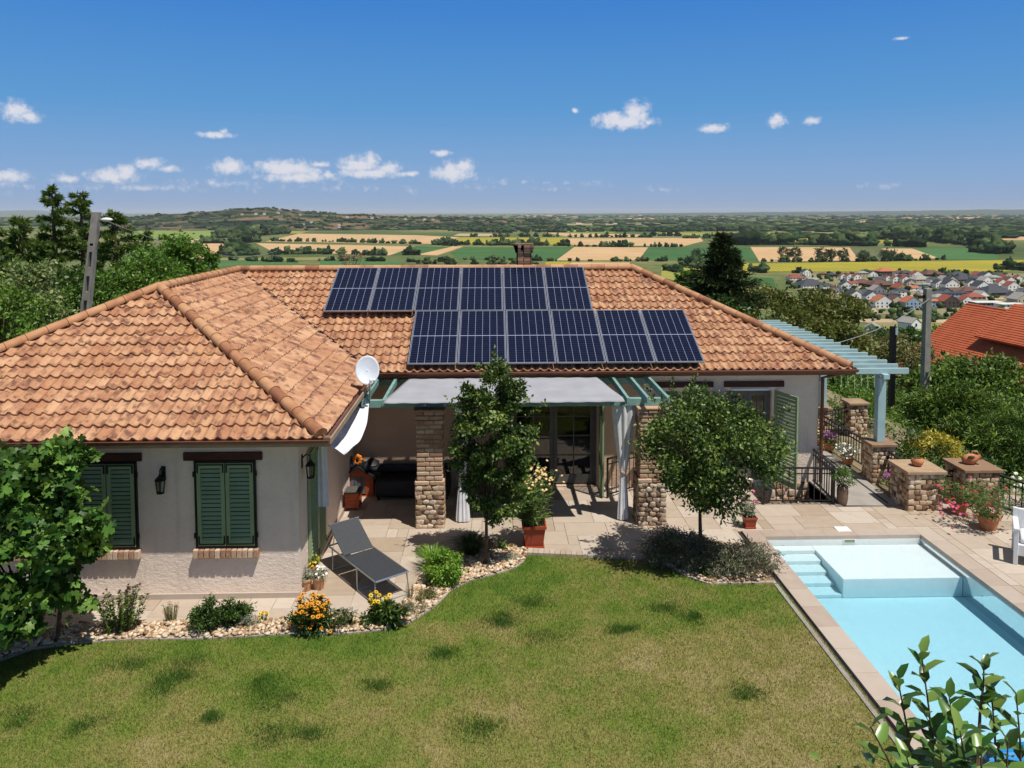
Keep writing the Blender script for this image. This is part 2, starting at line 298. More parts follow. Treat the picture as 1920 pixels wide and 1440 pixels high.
class MB:
    def __init__(s, M=None): s.v = []; s.f = []; s.r = []; s.M = M
    def add(s, vs, fs, r=None):
        o = len(s.v); s.v += [tuple(float(c) for c in v) for v in vs]; s.f += [tuple(int(i)+o for i in f) for f in fs]
        s.r += [RR.random() if r is None else r]*len(fs); return s
    def box(s, x0, y0, z0, x1, y1, z1, r=None):
        return s.add([(x0,y0,z0),(x1,y0,z0),(x1,y1,z0),(x0,y1,z0),(x0,y0,z1),(x1,y0,z1),(x1,y1,z1),(x0,y1,z1)],
                     [(3,2,1,0),(4,5,6,7),(0,1,5,4),(1,2,6,5),(2,3,7,6),(3,0,4,7)], r)
    def beam(s, p0, p1, w, h, up=(0, 0, 1), r=None):
        p0, p1, up = Vector(p0), Vector(p1), Vector(up); d = (p1-p0).normalized(); a = d.cross(up)
        if a.length < 1e-4: a = d.cross(Vector((0, 1, 0)))
        a.normalize(); b = a.cross(d); vs = []
        for p in (p0, p1):
            for i, j in ((-1,-1),(1,-1),(1,1),(-1,1)): vs.append(p + a*(i*w/2) + b*(j*h/2))
        return s.add(vs, [(3,2,1,0),(4,5,6,7),(0,1,5,4),(1,2,6,5),(2,3,7,6),(3,0,4,7)], r)
    def tube(s, pts, rads, n=8, r=None):
        pts = [Vector(p) for p in pts]; rads = [rads]*len(pts) if isinstance(rads, (int, float)) else rads; vs = []; up = None
        for i, p in enumerate(pts):
            d = (pts[min(i+1, len(pts)-1)] - pts[max(i-1, 0)]).normalized()
            a = d.cross(Vector((0, 0, 1)) if abs(d.z) < .9 else Vector((0, 1, 0))) if up is None else up - d*up.dot(d)
            a.normalize(); up = a; b = d.cross(a)
            for k in range(n):
                t = 2*math.pi*k/n; vs.append(p + a*(rads[i]*math.cos(t)) + b*(rads[i]*math.sin(t)))
        m = len(pts); fs = [(i*n+k, i*n+(k+1) % n, (i+1)*n+(k+1) % n, (i+1)*n+k) for i in range(m-1) for k in range(n)]
        return s.add(vs, fs + [tuple(range(n))[::-1], tuple((m-1)*n+k for k in range(n))], r)
    def lathe(s, prof, c=(0, 0, 0), n=20, r=None, cap=True):
        vs = [(c[0]+q*math.cos(2*math.pi*k/n), c[1]+q*math.sin(2*math.pi*k/n), c[2]+z) for q, z in prof for k in range(n)]; m = len(prof)
        fs = [(i*n+k, i*n+(k+1) % n, (i+1)*n+(k+1) % n, (i+1)*n+k) for i in range(m-1) for k in range(n)]
        if cap: fs += [tuple(range(n))[::-1], tuple((m-1)*n+k for k in range(n))]
        return s.add(vs, fs, r)
    def prism(s, poly, z0, z1, r=None):
        n = len(poly); return s.add([(p[0], p[1], z0) for p in poly]+[(p[0], p[1], z1) for p in poly],
            [tuple(range(n))[::-1], tuple(range(n, 2*n))] + [(i, (i+1) % n, n+(i+1) % n, n+i) for i in range(n)], r)
    def poly(s, pts, r=None): return s.add(pts, [tuple(range(len(pts)))], r)
    def blob(s, c, rad_, sub=2, amp=.15, r=None, flat=None):
        V, Fc = ico(sub); ph = rng.random(3)*10
        d = 1 + amp*(np.sin(V[:, 0]*3.1+ph[0])*np.sin(V[:, 1]*2.7+ph[1]) + .6*np.sin(V[:, 2]*5+ph[2])*np.cos(V[:, 0]*4.3+ph[1]))
        P = V*d[:, None]*np.array(rad_) + np.array(c); return s.add(P.tolist(), Fc.tolist(), r)
    def build(s, name, mat, parent=None, smooth=False, bevel=0):
        me = bpy.data.meshes.new(name); vs = s.v
        if s.M is not None: vs = [tuple(s.M @ Vector(v)) for v in vs]
        if parent is not None:
            o = wloc(parent); vs = [(v[0]-o.x, v[1]-o.y, v[2]-o.z) for v in vs]
        me.from_pydata(vs, [], s.f); me.update()
        a = me.attributes.new('rnd', 'FLOAT', 'FACE'); a.data.foreach_set('value', np.array(s.r, np.float32))
        if smooth: me.polygons.foreach_set('use_smooth', np.ones(len(me.polygons), bool))
        me.materials.append(mat); ob = link(bpy.data.objects.new(name, me), parent)
        if bevel:
            m = ob.modifiers.new('bevel', 'BEVEL'); m.width = bevel; m.segments = 2; m.limit_method = 'ANGLE'
        return ob
def struct(name, mb, mat, **k):
    return tag(mb.build(name, mat, **k), kind='structure')
def copy_tree(o, parent=None):
    c = o.copy(); COL.objects.link(c); c.parent = parent
    for ch in list(o.children): copy_tree(ch, c)
    return c
def rects_minus(x0, x1, y0, y1, holes):
    xs = sorted({x0, x1} | {min(max(h, x0), x1) for a in holes for h in a[:2]}); ys = sorted({y0, y1} | {min(max(h, y0), y1) for a in holes for h in a[2:]})
    return [(a, b, c, d) for a, b in zip(xs, xs[1:]) for c, d in zip(ys, ys[1:]) if not any(h[0]-1e-6 <= a and b <= h[1]+1e-6 and h[2]-1e-6 <= c and d <= h[3]+1e-6 for h in holes)]
def inside(P, poly):
    x, y = P[:, 0], P[:, 1]; res = np.zeros(len(P), bool); n = len(poly)
    for i in range(n):
        (x1, y1), (x2, y2) = poly[i][:2], poly[(i+1) % n][:2]
        c = ((y1 > y) != (y2 > y)) & (x < (x2-x1)*(y-y1)/((y2-y1) or 1e-9) + x1); res ^= c
    return res
def unit(a): return a/np.maximum(np.linalg.norm(a, axis=-1, keepdims=True), 1e-9)
SHAPES = {'rhomb': ([(0,0,0),(.45,.5,.1),(1,0,-.06),(.45,-.5,.1)], [(0,1,2),(0,2,3)]),
          'leaf': ([(0,0,0),(.3,.42,.08),(.7,.36,.05),(1,0,-.12),(.7,-.36,.05),(.3,-.42,.08),(.5,0,0)], [(0,6,1),(1,6,2),(2,6,3),(3,6,4),(4,6,5),(5,6,0)]),
          'fig': ([(0,0,0),(-.05,.32,.03),(.22,.22,.02),(.3,.62,-.06),(.62,.5,-.04),(.55,.2,.0),(.8,.26,-.03),(1.05,0,-.14),(.8,-.26,-.03),(.55,-.2,0),(.62,-.5,-.04),(.3,-.62,-.06),(.22,-.22,.02),(-.05,-.32,.03),(.4,0,.06)],
                  [(14,i,i+1) for i in range(0,13)] + [(14,13,0)]),
          'tri': ([(0,.5,0),(1,0,-.1),(0,-.5,0)], [(0,2,1)])}
def leaves(name, C, D, Nn, Ln, Wd, mat, parent=None, shape='rhomb', rnd=None):
    C = np.asarray(C); n = len(C); D = unit(D); B = unit(np.cross(Nn, D)); Nn = np.cross(D, B)
    T, Fs = SHAPES[shape]; T = np.array(T); Fs = np.array(Fs); Ln = np.broadcast_to(Ln, n)[:, None, None]; Wd = np.broadcast_to(Wd, n)[:, None, None]
    V = C[:, None] + D[:, None]*T[None, :, :1]*Ln + B[:, None]*T[None, :, 1:2]*Wd + Nn[:, None]*T[None, :, 2:3]*Ln
    Fc = (np.arange(n)[:, None, None]*len(T) + Fs[None]).reshape(-1, 3)
    r = np.repeat(rng.random(n) if rnd is None else rnd, len(Fs)); return np_mesh(name, V.reshape(-1, 3), Fc, mat, parent, r)
def sphere_pts(n, lo=.0):
    d = unit(rng.normal(size=(n, 3))); return d*((lo**3 + (1-lo**3)*rng.random(n))**(1/3))[:, None]
def crown(name, c, radii, nleaf, ls, mat, parent, clumps=60, sig=.16, shape='rhomb', aspect=.55, lo=.35, profile=None, droop=.1, pts=None, up=.5, extra=None):
    """foliage spread in clumps through an ellipsoid; returns clump centres"""
    c = np.array(c); radii = np.array(radii, float)
    K = sphere_pts(clumps, lo)
    if profile is not None: K[:, :2] *= np.array([profile(z) for z in K[:, 2]])[:, None]
    K *= rng.uniform(.82, 1.1, (clumps, 1))
    if pts is not None: K = pts
    size = rng.uniform(.6, 1.3, len(K)); w = size**2; w /= w.sum()
    idx = rng.choice(len(K), nleaf, p=w)
    off = rng.normal(size=(nleaf, 3))*sig*size[idx][:, None]*np.array([1, 1, .75*radii[0]/max(radii[2], 1e-6) if radii[2] > radii[0] else .8])
    P = K[idx] + off; out = unit(P*np.array([1, 1, .8]))
    Dv = unit(rng.normal(size=(nleaf, 3))*.8 + out*.7 + np.array([0, 0, -droop])); Nv = unit(rng.normal(size=(nleaf, 3))*.7 + out*.5 + np.array([0, 0, up]))
    Nv = unit(Nv - Dv*(Nv*Dv).sum(1, keepdims=True) + 1e-4)
    L = ls*rng.uniform(.6, 1.3, nleaf); W_ = c + P*radii; r = np.clip(size[idx]*.35+rng.random(nleaf)*.6, 0, 1)
    for (p0, p1, k) in (extra or []):
        f = rng.random((k, 1)); W_ = np.concatenate([W_, np.array(p0)*(1-f)+np.array(p1)*f+rng.normal(0, .022, (k, 3))]); d = unit(rng.normal(size=(k, 3))+np.array([0, 0, .6])); Dv = np.concatenate([Dv, d]); Nv = np.concatenate([Nv, unit(np.cross(d, rng.normal(size=(k, 3))))]); L = np.concatenate([L, ls*rng.uniform(.6, 1.1, k)]); r = np.concatenate([r, rng.uniform(.3, 1, k)])
    leaves(name, W_, Dv, Nv, L, L*aspect, mat, parent, shape, r)
    return c + K*radii
def limbs(mb, base, fork, ends, r0, n=12):
    base, fork = Vector(base), Vector(fork)
    mid = base.lerp(fork, .5) + Vector((RR.uniform(-.03, .03), RR.uniform(-.03, .03), 0))*(fork-base).length
    mb.tube([base, mid, fork], [r0, r0*.82, r0*.66], 9)
    for e in RR.sample(list(map(tuple, ends)), min(n, len(ends))):
        e = Vector(e); m = fork.lerp(e, .5) + Vector((0, 0, -.06*(e-fork).length)); mb.tube([fork, m, e], [r0*.42, r0*.26, r0*.08], 6)
# ------------------------------------------------------------------ terrain and the far plain
PZ = -70.0
def tz(x, y):
    dx = np.maximum(np.maximum(-13.5-x, x-11.6), 0); dy = np.maximum(y-26.5, 0)
    d = np.hypot(dx*(y > -50), dy); z = -.06 - np.where(d < 3, d*.45, 1.35+(d-3)*.155); return np.maximum(z, PZ) + (np.sin(x*.05)*np.cos(y*.04)*1.2)*np.clip((d-6)/60, 0, 1)*np.clip((z-PZ)/12, 0, 1)
def axis_vals(cuts, far):
    a = list(cuts); s = 2.5
    while a[-1] < far: a.append(a[-1]+s); s *= 1.16
    return a
PAD = (-13.5, 11.6, -12.0, 26.5)
HOLES = [(5.09, 8.05, 8.46, 14.2), (5.62, 7.1, 15.9, 17.06)]
xs = np.array(sorted([-v for v in axis_vals([13.5], 60000)] + [-9, -4, 0, 4, 8] + axis_vals([11.6], 60000)))
ys = np.array(sorted([-60, -30] + [-12, -6, 0, 8, 16, 21] + axis_vals([26.5], 60000)))
X, Y = np.meshgrid(xs, ys); Z = tz(X, Y); nx = len(xs)
fc = [(j*nx+i, j*nx+i+1, (j+1)*nx+i+1, (j+1)*nx+i) for j in range(len(ys)-1) for i in range(nx-1)
      if not (PAD[0]-.01 <= xs[i] and xs[i+1] <= PAD[1]+.01 and PAD[2]-.01 <= ys[j] and ys[j+1] <= PAD[3]+.01)]
def m_ground():
    b = NB('countryside'); p = b.pos('world')
    big = b.noise(p, .0011, 6, .6); fine = b.noise(p, .05, 5, .65)
    col = b.ramp(b.math('ADD', b.math('MULTIPLY', big, .7), b.math('MULTIPLY', fine, .35)), [(.36, lin('#38472a')), (.5, lin('#56653a')), (.6, lin('#7d7a4c')), (.72, lin('#a98f66'))])
    col = b.mix(b.mr(b.noise(p, 1.2, 4), .5, .75, 0, .35), col, lin('#8a7a54'))
    return b.fin(b.bsdf(col, .95, 0, .08))
M_GROUND = m_ground()
tag(np_mesh('terrain', np.stack([X, Y, Z], -1).reshape(-1, 3), fc, M_GROUND, smooth=True), kind='structure')
mb = MB()
for a, b_, c, d in rects_minus(*PAD, HOLES): mb.poly([(a, c, -.06), (b_, c, -.06), (b_, d, -.06), (a, d, -.06)])
struct('yard_ground', mb, pm('yard_earth', '#75694f', '#8b7f64', 3, .95, kind='world'))
FIELDC = dict(tan=m_field('wheat', '#c6a57c', '#b8976c'), grn=m_field('maize', '#3f6135', '#4a6d3c', .9, .04), lgr=m_field('meadow', '#72863f', '#7f9249'), yel=m_field('sunflower', '#a89a30', '#938c38', .2, .05),
              pal=m_field('fallow', '#b8a386', '#ab9678'), gry=m_field('vegetable_rows', '#5e6446', '#71704e', .8, .06), olv=m_field('rough_grass', '#7f8048', '#8b8150'), brt=m_field('green_crop', '#44693a', '#527546', .1, .04), ygr=m_field('rape', '#868a40', '#949248'))
FIELDS = [('tan','wheat_field',[(380,456),(427,457),(423,478),(400,487),(352,482)]),('lgr','meadow',[(237,430),(497,434),(493,439),(400,441),(385,448),(255,447)]),('pal','fallow_field',[(330,449),(386,448),(380,463),(340,462)]),
 ('tan','wheat_field',[(560,438),(780,441),(865,445),(810,457),(497,453)]),('tan','wheat_field',[(480,456),(777,462),(730,479),(690,478),(510,471)]),
 ('grn','maize_field',[(780,462),(848,463),(780,478),(735,478)]),('tan','wheat_field',[(780,478),(850,462),(869,462),(820,479)]),('yel','sunflower_field',[(867,445),(1063,446),(1063,459),(818,457)]),
 ('tan','wheat_field',[(1064,447),(1313,446),(1319,452),(1280,462),(1064,459)]),('tan','wheat_field',[(1023,436),(1213,440),(1208,444),(1067,444)]),('grn','maize_field',[(870,463),(1076,463),(1042,489),(860,486),(843,473)]),
 ('tan','wheat_field',[(1077,463),(1215,464),(1197,488),(1043,488)]),('grn','maize_field',[(1216,464),(1402,463),(1422,488),(1198,488)]),('tan','wheat_field',[(1407,463),(1593,464),(1612,489),(1424,491)]),
 ('gry','vegetable_field',[(1594,465),(1650,466),(1724,488),(1613,489)]),('tan','wheat_field',[(1651,466),(1710,466),(1764,483),(1724,488)]),('brt','crop_field',[(1711,466),(1826,465),(1874,480),(1866,487),(1766,486)]),
 ('yel','sunflower_field',[(1275,492),(1317,491),(1423,494),(1925,487),(1925,503),(1880,509),(1423,509),(1290,503)]),('yel','sunflower_field',[(1363,445),(1640,445),(1713,453),(1620,458),(1377,452)]),
 ('ygr','rape_field',[(1220,436),(1450,436),(1447,443),(1300,443)]),('tan','wheat_field',[(1763,443),(1925,441),(1925,450),(1830,450)]),('tan','wheat_field',[(1880,427),(1925,425),(1925,431),(1890,431)]),
 ('tan','wheat_field',[(1680,408),(1867,405.5),(1862,409),(1690,411)]),('tan','wheat_field',[(1560,416),(1625,415),(1660,418),(1570,419)]),('tan','wheat_field',[(1290,401.8),(1560,400.5),(1590,403),(1300,404.5)]),
 ('tan','wheat_field',[(1175,409),(1240,408),(1230,411.5),(1180,411.5)]),('pal','fallow_field',[(1000,417),(1190,418),(1180,421),(1010,421)]),('lgr','meadow',[(1070,431),(1160,431),(1150,437),(1060,436)]),
 ('yel','sunflower_field',[(1024,491),(1070,491),(1064,499),(1020,499)]),('tan','wheat_field',[(1072,492),(1182,492),(1178,500),(1060,500)]),('brt','crop_field',[(380,489),(560,490),(560,501),(390,500)]),('olv','rough_grass',[(413,484),(620,482),(660,488),(400,488)]),
 ('brt','crop_field',[(600,487),(700,484),(760,492),(740,502),(600,502)]),('ygr','rape_field',[(1240,500),(1330,505),(1340,545),(1240,520)]),('ygr','rape_field',[(528,433),(580,434),(560,438),(520,437)]),
 ('pal','fallow_field',[(860,438),(935,438),(940,443),(850,442)]),('grn','maize_field',[(890,428),(960,429),(955,436),(880,435)]),('grn','maize_field',[(1390,421),(1560,420),(1560,425),(1380,426)]),('pal','fallow_field',[(1560,428),(1700,427),(1705,431),(1575,432)]),
 ('grn','maize_field',[(1395,519),(1450,522),(1455,540),(1400,533)]),('olv','rough_grass',[(1320,545),(1440,536),(1500,560),(1420,585),(1330,565)]),('pal','dirt_road',[(1480,596),(1640,598),(1850,600),(1850,606),(1640,605),(1480,602)]),
 ('brt','crop_field',[(1600,612),(1660,612),(1695,624),(1640,634),(1600,628)]),('olv','rough_grass',[(1620,603),(1860,607),(1800,640),(1700,632),(1640,612)]),('pal','fallow_field',[(20,442),(48,440),(50,450),(10,452)]),('tan','wheat_field',[(985,404),(1080,404),(1085,406),(985,406)])]
for i, (k, nm, pl) in enumerate(FIELDS):
    struct(nm, MB().poly([tuple(G(x, y, PZ+.25)[:2]) + (PZ+.25+.02*(i % 7),) for x, y in pl]), FIELDC[k])
# ------------------------------------------------------------------ hedgerows and far woods
def clumpy(name, items, mat, sub=1):                       # items: (x, y, z, r, h)
    V, Fc = ico(sub); it = np.array(items); n = len(it); m = len(V)
    ph = rng.random((n, 3))*9; d = 1 + .38*np.sin(V[None, :, 0]*3.3+ph[:, :1])*np.sin(V[None, :, 1]*3.7+ph[:, 1:2]) + .25*np.sin(V[None, :, 2]*6+ph[:, 2:3]) + rng.normal(0, .2, (n, m))
    P = V[None]*d[:, :, None]; P = P*it[:, None, [3, 3, 4]]*np.array([1, 1, .55]); P[:, :, 2] += it[:, None, 4]*.42
    P += it[:, None, :3]; return np_mesh(name, P.reshape(-1, 3), (np.arange(n)[:, None, None]*m + Fc[None]).reshape(-1, 3), mat, rnd=np.repeat(rng.random(n), len(Fc)))
HEDGES = [([(500,452),(540,453),(640,454),(800,458),(860,462)],9,.75),([(425,480),(520,477),(600,476),(700,479),(790,478)],10,.95),([(818,459),(940,460),(1063,461)],12,1.5),([(1063,462),(1150,463),(1280,463)],10,.9),([(870,487),(1000,489),(1100,490),(1200,490),(1420,490)],6,.5),
 ([(1370,459),(1500,459),(1620,461),(1720,463)],22,1.6),([(1620,449),(1740,450),(1830,461)],26,1.6),([(1280,447),(1330,447)],8,.8),([(1290,444),(1440,443)],9,.5),([(1440,443),(1500,443)],12,.9),([(1423,491),(1560,491),(1700,489),(1770,487)],6,.55),
 ([(395,447),(440,445),(530,438)],22,1.8),([(390,456),(440,456),(480,454)],16,1.8),([(425,466),(440,472),(470,478),(425,478)],14,1.6),([(380,488),(440,488),(500,491),(560,492)],7,.45),([(880,444),(940,444),(1060,444)],11,.8),([(1063,445),(1220,445)],9,.6),([(1200,442),(1280,443)],14,.7),
 ([(1883,507),(1925,505)],13,2.0),([(1490,512),(1560,514),(1640,514),(1760,516),(1880,517)],6,.5),([(1280,497),(1300,503),(1400,508),(1440,512)],9,.8),([(1250,505),(1270,512)],9,1.0),([(600,489),(700,490),(800,492),(850,490)],8,.5),([(1300,520),(1340,528),(1390,520)],8,.9),
 ([(1840,468),(1870,475),(1925,478)],22,1.6),([(1660,484),(1700,486)],12,.6),([(780,494),(850,497),(950,498),(1020,497)],8,.5),([(980,436),(1200,434),(1420,433)],14,1.0),([(840,433),(960,437)],11,.8),([(240,428),(330,430),(500,434)],10,.6)]
it = []
for pl, hgt, dens in HEDGES:
    for (x0, y0), (x1, y1) in zip(pl, pl[1:]):
        A, B = G(x0, y0, PZ), G(x1, y1, PZ); L = np.linalg.norm(B-A); n = max(2, int(L/hgt*1.7*dens))
        for _ in range(n):
            p = A + (B-A)*rng.random() + rng.normal(0, hgt*.35*max(.6, dens), 3); h = hgt*rng.uniform(.35, 1.15)*(1 if rng.random() < .8 else 1.35); it.append((p[0], p[1], PZ, h*rng.uniform(.35, .75), h))
tag(clumpy('hedgerow', it, LM['far'], 3), 'dark green hedgerows and tree belts between the fields of the plain', 'hedgerow', kind='stuff')
it = []
def band(n, x0, x1, y0, y1, h0, h1):
    for _ in range(n):
        p = G(rng.uniform(x0, x1), y0+(y1-y0)*rng.random()**1.0, PZ); h = rng.uniform(h0, h1); it.append((p[0], p[1], PZ, h*rng.uniform(.8, 3.2), h))
band(520, 860, 1920, 417, 435, 8, 15); band(500, 1000, 1925, 407, 418, 9, 16); band(420, 820, 1925, 402.5, 408, 10, 20); band(200, 1300, 1640, 424, 433, 12, 20); band(160, 1640, 1925, 412, 440, 9, 16); band(130, -40, 240, 408, 425, 12, 22); band(120, 1380, 1925, 440, 447, 7, 12)
tag(clumpy('distant_woods', it, LM['far'], 2), 'dark woods scattered across the plain towards the horizon', 'woods', kind='stuff')
# hill on the left of the plain, with scrub, woods and little houses
def hill(name, prof, d0, d1, mat, nyr=14):
    px = np.linspace(prof[0][0], prof[-1][0], 160); ty = np.interp(px, [p[0] for p in prof], [p[1] for p in prof]); ty = ty + np.convolve(rng.normal(0, .5, 160), np.ones(5)/5, 'same')
    rows = []
    for k in range(nyr+6):
        t = k/nyr; d = d0+(d1-d0)*t; s = math.sin(min(t, 1)*math.pi/2)**1.4 if t <= 1 else 1-(t-1)*1.6
        r = []
        for x, y in zip(px, ty):
            top = GY(x, y, d1); e = PZ + max(0, (top[2]-PZ))*s; P = GY(x, 400, d); r.append((P[0], P[1], e if k else PZ-1))
        rows.append(r)
    V = np.array(rows).reshape(-1, 3); n = len(px); fc = [(j*n+i, j*n+i+1, (j+1)*n+i+1, (j+1)*n+i) for j in range(nyr+5) for i in range(n-1)]
    return tag(np_mesh(name, V, fc, mat, smooth=True), kind='structure'), np.array(rows)
def m_hill():
    b = NB('hill_scrub'); p = b.pos('world')
    col = b.ramp(b.math('ADD', b.math('MULTIPLY', b.noise(p, .0022, 6, .65), .7), b.math('MULTIPLY', b.noise(p, .02, 4), .3)), [(.44, lin('#22301b')), (.5, lin('#38442a')), (.54, lin('#6d5c42')), (.66, lin('#8d7054'))])
    return b.fin(b.bsdf(col, .95, 0, .05))
HP = [(215,409),(260,405),(330,401),(400,396),(450,391),(490,390),(520,392),(580,397),(640,401),(700,404),(760,407),(850,408),(940,409.5),(1040,411)]
_, HR = hill('hill', HP, 3300, 5000, m_hill())
hill('far_hills', [(-60,396),(60,394),(140,397),(230,400),(420,401),(520,403),(700,404)], 26000, 34000, pm('far_forest', '#3d4c3a', '#4a5640', .001, .95, kind='world'), 8)
hill('low_ridge', [(1080,401.5),(1300,399),(1450,397.5),(1600,396.5),(1750,394.5),(1850,393),(1980,392)], 15000, 19000, pm('far_forest', '#3d4c3a', '#4a5640', .001, .95, kind='world'), 8)
it = []
for _ in range(900):
    k = rng.integers(1, 14); i = rng.integers(5, 158); x, y, z = HR[k, i]; u = (i/160)
    if math.sin(i*.33)*math.cos(k*.7+i*.05) + .25*rng.normal() < -.1 and u < .45: continue
    h = rng.uniform(6, 12); it.append((x+rng.normal(0, 25), y+rng.normal(0, 50), z-1.5, h*rng.uniform(.8, 2.6), h))
tag(clumpy('hillside_wood', it, LM['far'], 1), 'dark bushes and woods covering the distant hill', 'woods', kind='stuff')
M_HW = pm('house_white', '#f0eeea', '#e8e6e2', .3, .8); RC = {'red': pm('tile_red', '#96523f', '#864636', 1.5, .8, rnd=.1), 'ora': pm('tile_orange', '#b5704f', '#a66545', 1.5, .8), 'drk': pm('tile_slate', '#3a3c42', '#44464c', 1.5, .7), 'brn': pm('tile_brown', '#5d4038', '#6b4a40', 1.5, .8), 'gry': pm('tile_grey', '#8f8b84', '#9b9790', 1.5, .8), 'wht': pm('flat_white', '#cfcac0', '#d8d4cc', 1, .7)}
WC = {'w': M_HW, 'g': pm('house_grey', '#8a8d93', '#7c7f86', .5, .8), 't': pm('house_tan', '#b39468', '#a5875e', .5, .8), 'b': pm('house_blue', '#8fa3b8', '#9caec0', .5, .8), 'd': pm('house_dark', '#4a3f3c', '#554845', .5, .8), 'c': pm('house_cream', '#c9bda6', '#bdb098', .5, .8)}
M_VW = pm('dark_window', '#22262c', None, rough=.2)
def vhouse(label, px, py, wpx, kind='gable', roof='red', wall='w', storeys=2, yaw=0, depth=1.2, name='village_house', z=PZ, ratio=None, group='houses of the village on the plain'):
    P = G(px, py, z); d = P[1]; w = wpx/F*d; t = thing(name, label, 'house', (P[0], P[1]+w*.3, z), group)
    hh = {1: 2.9, 2: 5.4}[storeys] * (1 if ratio is None else ratio); dp = w*depth; M = Matrix.Translation((P[0], P[1]+w*.3, z)) @ Matrix.Rotation(yaw, 4, 'Z')
    a, c = w/2, dp; wb = MB(M); rb = MB(M); o = .35; sl = .62
    if kind == 'gable':
        rz = hh + a*sl*1.05
        wb.add([(-a,0,0),(a,0,0),(a,0,hh),(0,0,rz),(-a,0,hh),(-a,c,0),(a,c,0),(a,c,hh),(0,c,rz),(-a,c,hh)], [(0,1,2,3,4),(9,8,7,6,5),(1,6,7,2),(5,0,4,9)])
        for s in (-1, 1):
            e = (s*(a+o), -o*.6, hh-o*.7); r_ = (0, -o*.6, rz+.05); rb.add([e, r_, (0, c+o, rz+.05), (s*(a+o), c+o, hh-o*.7)] + [tuple(np.array(v)+np.array([0, 0, .25])) for v in (e, r_, (0, c+o, rz+.05), (s*(a+o), c+o, hh-o*.7))], [(0,1,2,3),(7,6,5,4),(0,4,5,1),(1,5,6,2),(2,6,7,3),(3,7,4,0)])
    elif kind == 'side':
        rz = hh + c*.5*sl
        wb.add([(-a,0,0),(a,0,0),(a,0,hh),(-a,0,hh),(-a,c,0),(a,c,0),(a,c,hh),(-a,c,hh),(-a,c/2,rz),(a,c/2,rz)], [(0,1,2,3),(5,4,7,6),(1,5,6,9,2),(4,0,3,8,7)])
        for y0, y1 in ((-o, c/2), (c+o, c/2)):
            q = [(-a-o,y0,hh-o*sl),(a+o,y0,hh-o*sl),(a+o,y1,rz+.05),(-a-o,y1,rz+.05)]; rb.add(q+[(x,y,zz+.25) for x,y,zz in q], [(3,2,1,0),(4,5,6,7),(0,1,5,4),(1,2,6,5),(2,3,7,6),(3,0,4,7)])
    elif kind == 'hip':
        wb.box(-a, 0, 0, a, c, hh); m = min(a, c/2); rz = hh + m*.55; o = .6; z0 = hh+.02
        A = [(-a-o,-o,z0),(a+o,-o,z0),(a+o,c+o,z0),(-a-o,c+o,z0)]; r1, r2 = ((-a+m, c/2, rz), (a-m, c/2, rz))
        rb.add(A+[r1, r2], [(0,1,5,4),(1,2,5),(2,3,4,5),(3,0,4),(3,2,1,0)])
    else:
        wb.box(-a, 0, 0, a, c, hh); rb.box(-a-.5, -.6, hh+.003, a+.5, c+.4, hh+.4)
    wb.build('wall', WC[wall], t); rb.build('roof', RC[roof], t)
    nw = max(1, int(w/3.4)) if kind != 'gable' else max(1, int(w/3.2))
    for s in range(storeys if kind != 'hip' or storeys == 2 else 1):
        for k in range(nw):
            xx = (k+.5)/nw*w-a + RR.uniform(-.3, .3); MB(M).box(xx-.55, -.05, 1+s*2.6, xx+.55, .04, 2.3+s*2.6).build('window', M_VW, t)
    return t
